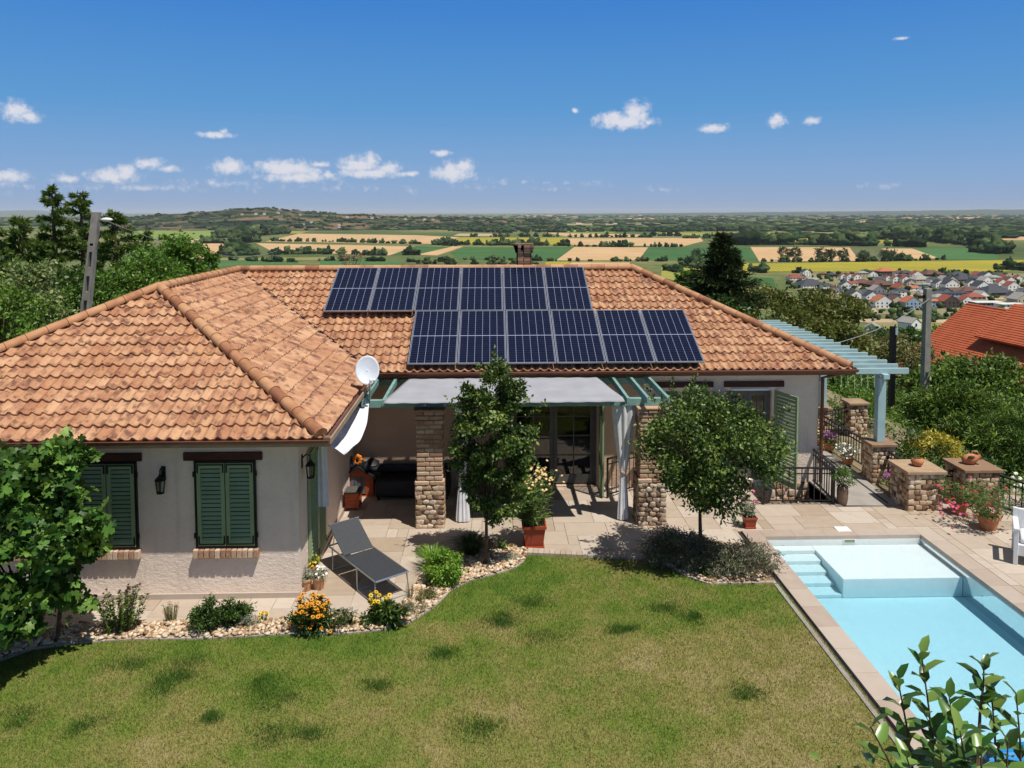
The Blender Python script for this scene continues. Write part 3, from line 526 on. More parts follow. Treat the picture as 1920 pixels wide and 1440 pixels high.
VH = [('white house with red hipped roof, leftmost of the village',1499,526,30,'hip','red','w',1),('long dark hipped house with white porch at left end of village',1534,541,50,'hip','drk','w',1),
 ('narrow white gable with red roof, left of three in a row',1583,526,11,'gable','red','w',2),('white gable with red roof, middle of three in a row',1596,527,13,'gable','red','w',2),('white gable with red roof, right of three in a row',1610,528,14,'gable','red','w',2),
 ('wide orange red hipped house below the sunflower field',1670,518,33,'hip','ora','d',2),('dark slate hipped house beside the wide orange red one',1707,521,24,'hip','drk','d',2),('pale grey hipped house in the village back row',1739,530,36,'hip','gry','c',1),
 ('dark brown low house behind the steep slate gable',1626,537,34,'hip','brn','d',1),('brown roofed long house left of the tan house',1663,541,44,'hip','brn','d',1),('slim white gable, left of the middle three with red roofs',1668,530,11,'gable','red','w',2),
 ('white gable, centre of the middle three with red roofs',1683,532,14,'gable','red','w',2),('white gable, right of the middle three with red roofs',1702,533,16,'gable','red','w',2),('tan house with dark red roof in mid village',1696,546,26,'gable','red','t',1),
 ('orange roofed cottage joined beside the tan house',1717,546,19,'side','ora','w',1),('steep slate gable with white face near the dirt road',1611,563,34,'gable','drk','w',1),('white house with slate roof behind the steep slate gable',1633,555,26,'side','drk','w',1),
 ('long blue white modern house with low dark roof left of pole',1672,566,56,'flat','drk','b',2),('big white gable with orange roof beside the dirt road',1664,580,36,'gable','ora','w',2),('orange roofed house with balcony left of the concrete pole',1718,581,32,'gable','ora','b',2),
 ('orange roofed house just right of the concrete pole',1754,578,16,'side','ora','b',2),('white double gable with slate roof, left one',1767,542,20,'gable','drk','w',2),('white double gable with slate roof, right one',1791,544,28,'gable','drk','w',2),
 ('small white gable with slate roof right of the double gables',1826,541,17,'gable','drk','w',2),('large white gable with slate roof, tallest of the right side',1850,548,28,'gable','drk','w',2),('brown hipped bungalow before the large white gable',1831,553,38,'hip','brn','d',1),
 ('long pale modern house with dark flat roof right of pole',1808,564,62,'flat','drk','b',2),('dark red gabled house with brown timber front',1790,579,34,'gable','red','d',2),('plain white gable beside the dark red house',1819,576,22,'gable','red','w',2),
 ('flat white roofed building by the orange tiled neighbour',1868,583,56,'flat','wht','g',2),('white flat roofed building with two rows of windows',1908,586,46,'flat','wht','w',2),('wide dark hipped house at right edge of village',1890,557,62,'hip','drk','d',1),
 ('white gable with red roof at right edge of village',1906,547,24,'gable','red','w',2),('red roofed white house left of the right edge gable',1884,540,18,'gable','red','w',2),('red roofed house behind the right edge gable',1892,527,20,'gable','red','w',1),('red roofed house at far right of the back row',1915,528,18,'gable','red','w',1),
 ('dark slate house in the back row below yellow field',1808,522,34,'hip','drk','d',1),('slate house with white gable in the back row',1858,523,24,'gable','drk','w',1),('brown hipped house in the back row above the pole',1761,520,38,'hip','brn','d',1),('dark slate long house behind the white double gables',1820,530,38,'hip','drk','g',1),
 ('grey blue shed roofed house behind the pole top',1733,545,26,'flat','gry','b',2),('slate roofed white house between pole and modern house',1764,563,20,'side','drk','w',2),('small brown roofed hut near three white gables',1546,518,12,'hip','brn','t',1),('small slate roofed house left of three white gables',1565,520,17,'hip','drk','d',1)]
for i, (lb, x, y, w, k, r, wl, st) in enumerate(VH): vhouse(lb, x, y, w, k, r, wl, st, yaw=(.05 if k == 'gable' else .08) + RR.uniform(-.08, .08), depth={'gable': .75, 'side': .6, 'hip': .75, 'flat': .5}[k])
USED = set(); k = 0
for (x, y, w) in [(1515,519,16),(1527,530,18),(1555,546,20),(1573,551,22),(1590,545,20),(1604,537,18),(1622,521,18),(1640,519,18),(1652,556,26),(1654,529,20),(1690,520,18),(1712,536,18),(1724,524,20),(1746,541,20),(1756,533,18),(1778,530,22),(1790,535,20),(1800,552,28),(1836,532,20),(1842,521,20),(1856,536,22),(1866,543,22),(1872,530,20),(1880,551,24),(1900,536,20),(1876,520,18),(1838,570,34),(1850,562,28),(1780,560,24),(1742,556,24),(1698,558,26),(1688,572,30),(1640,568,26),(1606,574,24),(1770,570,26),(1912,562,24),(1930,575,36),(1932,552,26),(1700,526,16),(1665,525,14)]:
    nb = sorted(((math.hypot(v[1]-x, (v[2]-y)*1.6), v[0]) for v in VH if v[0] not in USED))[0][1]; USED.add(nb); r = ['drk', 'gry', 'drk', 'brn', 'drk', 'red', 'gry'][k % 7]; kd = ['gable', 'side', 'hip', 'gable'][(k*5) % 4]; k += 1
    dx = [v for v in VH if v[0] == nb][0]; side = 'left of' if x < dx[1]-4 else 'right of' if x > dx[1]+4 else ('behind' if y < dx[2] else 'before')
    wd = nb.replace(',', '').split()[:9]
    while wd[-1] in ('in', 'of', 'the', 'at', 'with', 'a', 'behind', 'before', 'by', 'between', 'two', 'and', 'below', 'beside', 'rows', 'just', 'red', 'dark', 'right'): wd.pop()
    vhouse(f"small {dict(drk='slate', red='red', ora='orange', brn='brown', gry='grey')[r]} roofed house {side} the {' '.join(wd)}", x, y, w, kd, r, 'wwcwg'[k % 5], 1+(k % 2), yaw=.05+RR.uniform(-.15, .15), depth={'gable': .75, 'side': .6, 'hip': .75}[kd])
struct('village_ground', MB().poly([tuple(G(x, y, PZ)[:2])+(PZ+.2,) for x, y in [(1478,514),(1620,512),(1925,513),(1935,590),(1860,592),(1640,590),(1500,560)]]), m_field('village_earth', '#8f846a', '#76764e', sc=.05))
for nm, pl in (('village_street', [(1500,548),(1640,552),(1925,560),(1925,562.5),(1640,554.5),(1500,550)]), ('village_street', [(1490,535),(1700,537),(1925,539),(1925,540.5),(1700,538.5),(1490,536.5)]), ('village_street', [(1640,588),(1648,588),(1600,520),(1597,520)])): struct(nm, MB().poly([tuple(G(x, y, PZ)[:2])+(PZ+.3,) for x, y in pl]), FIELDC['pal'])
it = []
for _ in range(420):
    p = G(rng.uniform(1480, 1930), rng.uniform(514, 606), PZ); h = rng.uniform(2, 5.5); it.append((p[0], p[1], PZ, h*rng.uniform(.4, .8), h))
tag(clumpy('garden_bushes', it, LM['far'], 1), 'small dark garden bushes between the village houses', 'bushes', kind='stuff')
vhouse('grey roofed shed with white gable below the village', 1638, 629, 26, 'gable', 'gry', 'w', 1, yaw=-.5, name='shed', z=-44, ratio=.9, group=None)
vhouse('low grey roof half hidden by trees left of concrete pole', 1722, 618, 26, 'gable', 'gry', 'w', 1, yaw=.4, name='shed', z=-44, ratio=.9, group=None)
HH = [(458,403,'w'),(500,404,'w'),(523,402,'w'),(564,404,'red'),(568,422,'w'),(560,420,'red'),(640,407,'w'),(655,408,'w'),(702,411,'w'),(713,409,'w'),(760,412,'red'),(800,414,'w'),(815,413,'w'),(636,424,'w'),(588,418,'w'),(640,425,'w'),(480,402,'w'),(866,431,'w'),(930,431,'w'),(1140,419,'w'),(1200,406,'w')]
for i, (x, y, c) in enumerate(HH):
    on = x < 830; fx = np.interp(x, [HP[0][0], HP[-1][0]], [0, 159]); col = HR[:15, int(fx)] if on else None
    if on:
        s = [CY - F*float(np.dot(q-np.array([0, 0, H]), AU))/float(np.dot(q-np.array([0, 0, H]), AF)) for q in col]; k = int(np.argmin([abs(v-y) for v in s])); P = col[k]
    else: P = G(x, y, PZ)
    w = 5.5/F*P[1]*.9; lab = 'tiny red roofed house among trees on the distant hill' if c == 'red' else 'tiny white house among trees on the distant hill'
    if not on: lab = 'tiny white farmhouse far out on the plain'
    t = thing('hill_house' if on else 'farmhouse', lab, 'house', P, 'little houses on the distant hill' if on else 'farmhouses far out on the plain')
    MB().box(P[0]-w/2, P[1], P[2]-3, P[0]+w/2, P[1]+w*.7, P[2]+w*.42).build('wall', WC['w'], t)
    q = [(P[0]-w*.55, P[1]-.5, P[2]+w*.42), (P[0]+w*.55, P[1]-.5, P[2]+w*.42), (P[0]+w*.55, P[1]+w*.75, P[2]+w*.42), (P[0]-w*.55, P[1]+w*.75, P[2]+w*.42), (P[0]-w*.5, P[1]+w*.35, P[2]+w*.75), (P[0]+w*.5, P[1]+w*.35, P[2]+w*.75)]
    MB().add(q, [(0,1,5,4),(1,2,5),(2,3,4,5),(3,0,4),(3,2,1,0)]).build('roof', RC['red' if c == 'red' or i % 3 == 0 else 'gry'], t)
# ------------------------------------------------------------------ ground around the house
LAWN = [tuple(G(x, y)[:2]) for x, y in [(-60,1260),(0,1238),(60,1216),(150,1204),(250,1198),(400,1196),(520,1189),(650,1187),(720,1180),(770,1165),(812,1138),(845,1106),(880,1088),(930,1075),(965,1064),(982,1050),(986,1040),(1100,1040),(1238,1052),(1288,1080),(1330,1094),(1450,1092)]] + [(4.70, 12.40), (4.70, 4.0), (-9, 4.0)]
BED1 = [tuple(G(x, y)[:2]) for x, y in [(-60,1215),(0,1190),(150,1172),(350,1168),(520,1163),(640,1160),(700,1163),(760,1130),(785,1090),(800,1055),(850,1025),(940,1022),(985,1030),(986,1040),(982,1050),(965,1064),(930,1075),(880,1088),(845,1106),(812,1138),(770,1165),(720,1180),(650,1187),(520,1189),(400,1196),(250,1198),(150,1204),(60,1216),(0,1238),(-60,1260)]]
BED2 = [tuple(G(x, y)[:2]) for x, y in [(1232,1052),(1238,1018),(1300,1000),(1375,1028),(1440,1072),(1451,1092),(1330,1094),(1288,1080)]]
def cover(mb, poly, z, step=.0):
    mb.poly([(x, y, z) for x, y in poly])
struct('lawn', MB().poly([(x, y, -.012) for x, y in LAWN]), M_LAWN)
mb = MB(); mb.poly([(x, y, .006) for x, y in BED1]); mb.poly([(x, y, .006) for x, y in BED2])
struct('gravel_bed', mb, pm('bed_earth', '#a58c6e', '#7d6a52', 14, .95, bump=.4))
def paving(name, x0, x1, y0, y1, skip, mat, u=.2, z=0.0, gap=.004):
    nx_, ny_ = int((x1-x0)/u), int((y1-y0)/u); used = np.zeros((nx_, ny_), bool); mb = MB(); sizes = [(4,2),(3,2),(2,2),(2,3),(3,3),(4,3),(2,1),(1,2),(1,1)]
    for j in range(ny_):
        for i in range(nx_):
            if used[i, j]: continue
            c = sizes[:]; RR.shuffle(c); c.sort(key=lambda q: -q[0]*q[1]*RR.random())
            for a, b in c + [(1, 1)]:
                if i+a <= nx_ and j+b <= ny_ and not used[i:i+a, j:j+b].any(): break
            used[i:i+a, j:j+b] = True
            X0, X1, Y0, Y1 = x0+i*u, x0+(i+a)*u, y0+j*u, y0+(j+b)*u
            for q in rects_minus(X0, X1, Y0, Y1, [h for h in HARD if h[0] < X1 and h[1] > X0 and h[2] < Y1 and h[3] > Y0]):
                cs = np.array([[x, y] for x in (q[0]+.01, (q[0]+q[1])/2, q[1]-.01) for y in (q[2]+.01, (q[2]+q[3])/2, q[3]-.01)]); hit = sum(inside(cs, p) for p in skip) > 0
                if hit.all(): continue
                if hit.any():
                    r_ = RR.random(); g_ = .05
                    for X_ in np.arange(q[0], q[1]-.01, g_):
                        for Y_ in np.arange(q[2], q[3]-.01, g_):
                            if not any(inside(np.array([[X_+g_/2, Y_+g_/2]]), p)[0] for p in skip): mb.box(X_, Y_, z-.03, min(X_+g_, q[1]), min(Y_+g_, q[3]), z, r_)
                    continue
                if q[1]-q[0] < .03 or q[3]-q[2] < .03: continue
                zz = z + RR.uniform(-.001, .001); mb.box(q[0]+gap, q[2]+gap, z-.03, q[1]-gap, q[3]-gap, zz)
    return struct(name, mb, mat)
HARD = [(4.66, 8.42, 3, 14.5), HOLES[1], (7.1, 8.62, 15.66, 27), (8.62, 12, 16.2, 27), (1.0, 8.4, 17.0, 27), (-12, -3.1, 12.2, 27), (-3.2, 8, 17.06, 27)]
mb = MB()
for q in rects_minus(-13.4, 11.5, 9.8, 18, HARD+[]): mb.poly([(q[0], q[2], -.022), (q[1], q[2], -.022), (q[1], q[3], -.022), (q[0], q[3], -.022)])
struct('paving_bedding', mb, pm('grout', '#a4937d', '#8f806d', 5, .95, kind='world'))
LAWN_IN = LAWN
paving('terrace', -12, 11.4, 9.8, 17.2, [LAWN_IN, BED1, BED2], M_TRAV)
# brick edging between terrace and lawn, thin stone edge along the beds
mb = MB(); A, B = G(990, 1035), G(1238, 1046)
for k in range(24):
    p = A+(B-A)*(k/24); q = A+(B-A)*((k+.93)/24); mb.beam((p[0], p[1], .012), (q[0], q[1], .012), .2, .05)
struct('brick_edging', mb, M_TRAV)
mb = MB()
for (x0, y0), (x1, y1) in zip(LAWN[1:21], LAWN[2:22]):
    if G(986, 1040)[0] - .02 < x0 < 2.9: continue
    n = max(1, int(math.hypot(x1-x0, y1-y0)/.3))
    for k in range(n):
        a, b = k/n, (k+.96)/n; mb.beam((x0+(x1-x0)*a, y0+(y1-y0)*a, -.006), (x0+(x1-x0)*b, y0+(y1-y0)*b, -.006), .05, .04)
struct('bed_edging', mb, M_COPE)
# pebbles
P = rng.uniform((-8.5, 10.4), (5, 15), (60000, 2)); P = np.concatenate([P[inside(P, BED1)][:6200], P[inside(P, BED2)][:700]]); n = len(P)
V, Fc = ico(1); sz = rng.uniform(.014, .042, n)
Q = V[None]*(1+rng.normal(0, .1, (n, len(V), 1)))*np.stack([sz*rng.uniform(.8, 1.4, n), sz*rng.uniform(.8, 1.4, n), sz*.6], -1)[:, None] + np.stack([P[:, 0], P[:, 1], sz*.3+.008+rng.random(n)*.03], -1)[:, None]
tag(np_mesh('gravel', Q.reshape(-1, 3), (np.arange(n)[:, None, None]*len(V)+Fc[None]).reshape(-1, 3), M_PEB, rnd=np.repeat(rng.random(n), len(Fc)), smooth=True), 'pale ochre pebbles covering the planting beds', 'gravel', kind='stuff')
# grass blades; dark tufts where the photo shows them
P = rng.uniform((-8.6, 7.4), (4.7, 13.7), (330000, 2)); P = P[inside(P, LAWN)]; keep = rng.random(len(P)) < np.clip(1.15-(P[:, 1]-7.4)*.06, .5, 1); P = P[keep]
TUFT = [(485,1290,.17),(515,1312,.12),(510,1372,.16),(575,1372,.1),(700,1275,.12),(940,1150,.16),(930,1168,.14),(820,1225,.11),(1010,1195,.13),(995,1130,.14),(1245,1138,.14),(908,1358,.13),(330,1262,.12),(310,1290,.1),(160,1360,.1),(30,1355,.14),(395,1345,.06),(1160,1180,.1),(1395,1295,.1),(1300,1160,.1),(230,1240,.12),(340,1252,.14)]
TP = [np.zeros((0, 2))]
for x, y, r in TUFT:
    c = G(x, y)[:2]
    for _ in range(4): q = r*RR.uniform(.5, 1.2); TP.append(c + rng.normal(0, r*.8, 2) + rng.normal(0, q, (int(RR.uniform(110, 260)), 2))*np.array([1.1, .8]))
TP = np.concatenate(TP); TP = TP[inside(TP, LAWN)]
def blades(P, hmin, hmax, w, base):
    n = len(P); a = rng.random(n)*6.283; l = rng.normal(0, .45, (n, 2)); h = rng.uniform(hmin, hmax, n)
    c = np.stack([np.cos(a), np.sin(a)], -1)*w/2; z = np.full(n, -.012)
    V = np.stack([np.c_[P-c, z], np.c_[P+c, z], np.c_[P+l*h[:, None], z+h]], 1); return V, base + rng.random(n)*.95
V1, r1 = blades(P, .018, .045, .007, 0); V2, r2 = blades(TP, .025, .06, .008, 1.25)
V = np.concatenate([V1, V2]); tag(np_mesh('grass', V.reshape(-1, 3), np.arange(len(V)*3).reshape(-1, 3), M_BLADE, rnd=np.concatenate([r1, r2])), 'short mown grass, part green and part dry, over the garden lawn', 'grass', kind='stuff')
# ------------------------------------------------------------------ swimming pool
PX0, PX1, PY0, PY1 = 5.09, 8.05, 8.46, 14.2; ZS, ZF, ZW = -.17, -.515, -.085
mb = MB()
mb.box(4.75, PY0-.34, -.2, PX0, 14.5, .012); mb.box(PX1, PY0-.34, -.2, 8.40, 14.5, .012)
mb2 = MB()
for x0, x1, y0, y1, ax in ((4.75, PX0, PY0-.34, 14.5, 1), (PX1, 8.40, PY0-.34, 14.5, 1), (PX0, PX1, PY1, 14.5, 0), (PX0, PX1, PY0-.34, PY0, 0)):
    n = round(((y1-y0) if ax else (x1-x0))/.6)
    for k in range(n):
        a, b = k/n, (k+1)/n
        if ax: mb2.box(x0+.002, y0+(y1-y0)*a+.002, -.05, x1-.002, y0+(y1-y0)*b-.002, .012)
        else: mb2.box(x0+(x1-x0)*a+.002, y0+.002, -.05, x0+(x1-x0)*b-.002, y1-.002, .012)
struct('pool_coping', mb2, M_COPE)
struct('drain_channel', MB().poly([(4.66, 3, -.03), (4.745, 3, -.03), (4.745, 14.5, -.03), (4.66, 14.5, -.03)]), pm('channel_dark', '#2a2825', '#3a3733', 20, .8))
struct('channel_edge', MB().box(4.60, 6, -.05, 4.66, 12.36, .006), M_CONC)
struct('garden_pad', MB().box(4.66, 3, -.05, 8.42, 8.1, -.004), M_COPE)
mb = MB(); e = .03; YS, XS = 12.86, 5.97                                          # shelf front and shelf side
mb.box(PX0-e, PY0-e, ZF-.06, PX1+e, PY1+e, ZF)                                    # floor
mb.box(PX0-.04, PY0-.04, ZF, PX0, PY1+.04, -.052); mb.box(PX1, PY0-.04, ZF, PX1+.04, PY1+.04, -.052); mb.box(PX0, PY1, ZF, PX1, PY1+.04, -.052); mb.box(PX0, PY0-.04, ZF, PX1, PY0, -.052)
mb.box(XS, YS, ZF+.002, PX1-.002, PY1-.002, ZS)                                    # sunning shelf
mb.box(PX0+.002, 14.0, ZF+.002, XS, PY1-.002, ZS)
for k in range(4):
    y1 = 14.0-.2825*k; mb.box(PX0+.002, y1-.2825, ZF+.002, XS-.004, y1, ZS-.069*(k+1))
def m_liner():
    b = NB('pool_liner'); p = b.pos('world'); n = b.noise(p, 9, 3)
    return b.fin(b.bsdf(b.mix(b.mr(n, .3, .7), lin('#dcdcdb'), lin('#d7d8d8')), .55, 0, .2))
struct('pool_basin', mb, m_liner(), bevel=.012)
def m_water():
    b = NB('water'); t = b.n('ShaderNodeBsdfTransparent'); g = b.n('ShaderNodeBsdfGlossy'); g.inputs['Roughness'].default_value = .03
    nm = b.bump(b.noise(b.pos('world'), 4, 4), .12, .03); b.link(nm, g.inputs['Normal'])
    fr = b.n('ShaderNodeFresnel'); fr.inputs[0].default_value = 1.33; b.link(nm, fr.inputs['Normal'])
    m = b.n('ShaderNodeMixShader'); b.link(fr.outputs[0], m.inputs[0]); b.link(t.outputs[0], m.inputs[1]); b.link(g.outputs[0], m.inputs[2])
    v = b.n('ShaderNodeVolumeAbsorption'); v.inputs[0].default_value = (.02, .70, .885, 1); v.inputs[1].default_value = .66; b.link(v.outputs[0], b.out.inputs[1])
    return b.fin(m.outputs[0])
struct('pool_water', MB().box(PX0+.0005, PY0+.0005, ZF-.01, PX1-.0005, PY1-.0005, ZW), m_water())
a, b_ = GY(1583, 1010, PY1), GY(1602, 1017, PY1)
t = thing('pool_skimmer', 'small rectangular skimmer mouth in the far wall of the pool', 'skimmer', (a[0], PY1, -.1))
MB().box(a[0]-.02, PY1-.012, -.128, b_[0]+.02, PY1-.001, -.054).build('frame', M_WHITE, t); MB().box(a[0], PY1-.016, -.115, b_[0], PY1-.013, -.066).build('opening', pm('skimmer_dark', '#6d7a62', '#7d8a70'), t)
p = G(1580, 993); t = thing('skimmer_lid', 'square white skimmer lid set in the paving behind the pool', 'lid', (p[0], p[1], 0))
MB().box(p[0]-.13, p[1]-.12, -.01, p[0]+.13, p[1]+.12, .014).build('plate', M_WHITE, t); MB().tube([(p[0]-.05, p[1], .016), (p[0]+.05, p[1], .016)], .008).build('handle', M_WHITE, t)
# rolled cover at the near end of the pool
p = (0, 8.27, .3); t = thing('pool_cover_reel', 'blue pool cover rolled on a reel at the near end of the pool', 'pool cover', (6.3, 8.2, 0))
mb = MB(); mb.tube([(5.25, 7.92, .2), (7.95, 7.92, .2)], .13, 20); mb.poly([(5.3, 8.03, .14), (7.9, 8.03, .14), (7.9, 8.47, .016), (5.3, 8.47, .016)])
mb.build('cover', pm('blue_cover', '#1d86c8', '#1a78b8', 5, .35), t, smooth=False)
for x in (5.14, 8.06):
    mb = MB(); mb.tube([(x, 7.72, .015), (x, 7.92, .22), (x, 8.1, .015)], .022); mb.tube([(x-.05, 7.92, .2), (x+.05, 7.92, .2)], .035); mb.build('stand', M_IRON, t)
mb = MB(); mb.tube([(5.06+.16*math.cos(k*.35), 7.92, .22+.16*math.sin(k*.35)) for k in range(19)], .013, 6); mb.build('crank_wheel', pm('reel_blue', '#1c6fc0', None), t)
# ------------------------------------------------------------------ house
ZE, ZR, RUN = 2.723, 4.60, 4.0555; XW, YF, YE, XR = -6.60, 11.674, 16.5435, 7.765
SL = (ZR-ZE)/RUN; XE = XW+RUN; YRG = YE+RUN; YB = YRG+RUN; XL = XW-RUN
house = thing('house', 'beige stuccoed bungalow with orange wavy tiled hip roof and green shutters', 'house', (2, 19, 0))
roof = None
WAVE, GAUGE = .179, .3145; c_ = math.hypot(RUN, ZR-ZE)/RUN
def roof_slope(e0, u, w, poly):
    """e0 eave origin, u along the eave, w inward; poly = plan points of the slope"""
    u, w = np.array(u, float), np.array(w, float); e0 = np.array(e0, float)
    q = np.array([[np.dot(np.array(p)-e0, u), np.dot(np.array(p)-e0, w)*c_] for p in poly])
    u0, u1, s1 = q[:, 0].min(), q[:, 0].max(), q[:, 1].max()
    us = np.arange(u0-.02, u1+.05, WAVE/10); ph = us/WAVE*2*math.pi; cw = np.cos(ph); wv = .038*np.where(cw > -.05, cw, -.05+.25*(cw+.05)) - .010
    rows = []; nr = int(s1/GAUGE)+1; tid = np.floor(us/(2*WAVE)+.25).astype(int); tid -= tid.min()
    for k in range(nr):
        s0 = k*GAUGE - .03; jit = rng.normal(0, .0025, tid.max()+1)[tid]; slip = rng.normal(0, .006, tid.max()+1)[tid]
        for s, hh in ((s0+.016, -.018), (s0, .014), (s0+.004, .028), (s0+GAUGE+.012, -.006)): rows.append(np.stack([us, s+(slip if hh != -.006 else 0*slip), wv+hh+jit], -1))
    Vt = np.array(rows); nu = len(us); V = Vt.reshape(-1, 3)
    fc = [((4*k+j)*nu+i, (4*k+j)*nu+i+1, (4*k+j+1)*nu+i+1, (4*k+j+1)*nu+i) for k in range(nr) for j in range(3) for i in range(nu-1)]
    me = bpy.data.meshes.new('tmp'); me.from_pydata(V.tolist(), [], fc); bm = bmesh.new(); bm.from_mesh(me); bpy.data.meshes.remove(me)
    n = len(q); cen = q.mean(0)
    for i in range(n):
        a, b = q[i], q[(i+1) % n]; d = b-a; nrm = np.array([d[1], -d[0]]); nrm /= np.linalg.norm(nrm)
        if np.dot(cen-a, nrm) > 0: nrm = -nrm
        if abs(a[1]) < 1e-6 and abs(b[1]) < 1e-6: continue
        bmesh.ops.bisect_plane(bm, geom=bm.verts[:]+bm.edges[:]+bm.faces[:], plane_co=(a[0], a[1], 0), plane_no=(nrm[0], nrm[1], 0), clear_outer=True)
    uv = bm.loops.layers.uv.new('UVMap')
    for f in bm.faces:
        for l in f.loops: l[uv].uv = (l.vert.co.x/(2*WAVE)+.25, (l.vert.co.y+.025)/GAUGE)
    n3 = np.array([-w[0]*SL, -w[1]*SL, 1]); n3 /= np.linalg.norm(n3); w3 = np.array([w[0], w[1], SL]); w3 /= np.linalg.norm(w3); off = np.array(wloc(house)[:])
    for v in bm.verts:
        a, s, h = v.co; v.co = Vector(np.array([e0[0], e0[1], ZE]) + np.array([u[0], u[1], 0])*a + w3*s + n3*(h-.02) - off)
    bmesh.ops.recalc_face_normals(bm, faces=bm.faces[:])
    return bm
PL = [((XW, YF), (1, 0), (0, 1), [(XL, YF), (XE, YF), (XW, YF+RUN)]),
      ((XE, YF), (0, 1), (-1, 0), [(XE, YF), (XE, YE), (XW, YRG), (XW, YF+RUN)]),
      ((XE, YE), (1, 0), (0, 1), [(XE, YE), (XR, YE), (XR-RUN, YRG), (XW, YRG)]),
      ((XR, YE), (0, 1), (-1, 0), [(XR, YE), (XR, YB), (XR-RUN, YRG)]),
      ((XR, YB), (-1, 0), (0, -1), [(XR, YB), (XL, YB), (XW, YRG), (XR-RUN, YRG)]),
      ((XL, YB), (0, -1), (1, 0), [(XL, YB), (XL, YF), (XW, YF+RUN), (XW, YRG)])]
allbm = bmesh.new()
for a in PL:
    bm = roof_slope(*a); me = bpy.data.meshes.new('s'); bm.to_mesh(me); bm.free(); allbm.from_mesh(me); bpy.data.meshes.remove(me)
me = bpy.data.meshes.new('roof'); allbm.to_mesh(me); allbm.free(); me.materials.append(M_TILE); me.polygons.foreach_set('use_smooth', np.ones(len(me.polygons), bool))
roof = link(bpy.data.objects.new('roof', me), house); m = roof.modifiers.new('edges', 'EDGE_SPLIT'); m.split_angle = rad(40)
M_RIDGE = m_rnd('ridge_tile', [(0, '#8f5f45'), (.35, '#b1805c'), (.75, '#bf936d'), (1, '#94603f')], .7, .2, 60, nz=.5, nscale=5)
def ridge(p0, p1, seg=.36):
    p0, p1 = Vector(p0), Vector(p1); L = (p1-p0).length; n = max(1, round(L/seg)); d = (p1-p0)/n; a = d.normalized(); s = a.cross(Vector((0, 0, 1))).normalized(); u = s.cross(a); mb = MB()
    for k in range(n):
        A = p0+d*k - a*.02; B = p0+d*(k+1); vs = []; r = RR.random()
        for P_, q in ((A, .112), (A, .100), (B, .096)):
            for j in range(13):
                t = -.35 + (math.pi+.7)*j/12; vs.append(P_ + s*(q*math.cos(t)) + u*(q*math.sin(t)*.92 - .02))
        fs = [(i*13+j, i*13+j+1, (i+1)*13+j+1, (i+1)*13+j) for i in range(2) for j in range(12)]; mb.add(vs, fs, r)
        fc_ = [B + s*(.096*math.cos(-.35+(math.pi+.7)*j/12)) + u*(.096*math.sin(-.35+(math.pi+.7)*j/12)*.92-.02) for j in range(13)]
        if k == 0: mb.poly([v for v in vs[13:26]], r)
    return mb.build('ridge_cap', M_RIDGE, roof)
dz = .03
ridge((XW, YF+RUN, ZR+dz), (XW, YRG, ZR+dz)); ridge((XW, YRG, ZR+dz), (XR-RUN, YRG, ZR+dz))
for (x, y), (X_, Y_) in (((XE, YF), (XW, YF+RUN)), ((XL, YF), (XW, YF+RUN)), ((XR, YE), (XR-RUN, YRG)), ((XR, YB), (XR-RUN, YRG)), ((XL, YB), (XW, YRG))):
    dx, dy = (X_-x), (Y_-y); ridge((x+dx*.008, y+dy*.008, ZE+dz+.02), (X_, Y_, ZR+dz+.01))
# dark valley strip
mb = MB(); a, b_ = Vector((XE, YE, ZE+.002)), Vector((XW, YRG, ZR+.002)); mb.beam(a, b_, .10, .004); mb.build('valley', M_IRON, roof)
# chimney
mb = MB(); mo = MB(); cx, cy = .86, 20.75
mo.box(cx-.17, cy-.17, 4.3, cx+.17, cy+.17, 5.16)
zz = 4.45; k = 0
while zz < 5.2:
    o = .0 if zz < 4.98 else .03+.02*((zz-4.98)/.07)
    for s in range(4):
        for j in range(2):
            sh = .09 if (k+s) % 2 else 0
            for (a0, a1) in ((-.19-o+.38*j*.5-sh*.3, -.19-o+.19+.38*j*.5-.008),):
                a1 = min(a1+o, .19+o); a0 = max(a0, -.19-o)
                bx = [(a0, -.19-o, a1, -.165), (.165, a0, .19+o, a1), (a0, .165, a1, .19+o), (-.19-o, a0, -.165, a1)][s]
                mb.box(cx+bx[0], cy+bx[1], zz, cx+bx[2], cy+bx[3], zz+.06)
    zz += .07; k += 1
ch = mo.build('chimney', M_MORTAR, roof); mb.build('brickwork', m_rnd('chimney_brick', [(0, '#6d4a3a'), (.4, '#94705a'), (.7, '#ab8a70'), (1, '#bda286')], .88, .5, 40), roof); MB().box(cx-.25, cy-.25, 5.2, cx+.25, cy+.25, 5.25).build('chimney_cap', pm('chimney_cap', '#8d7360', '#6d5748', 9, .9), roof)
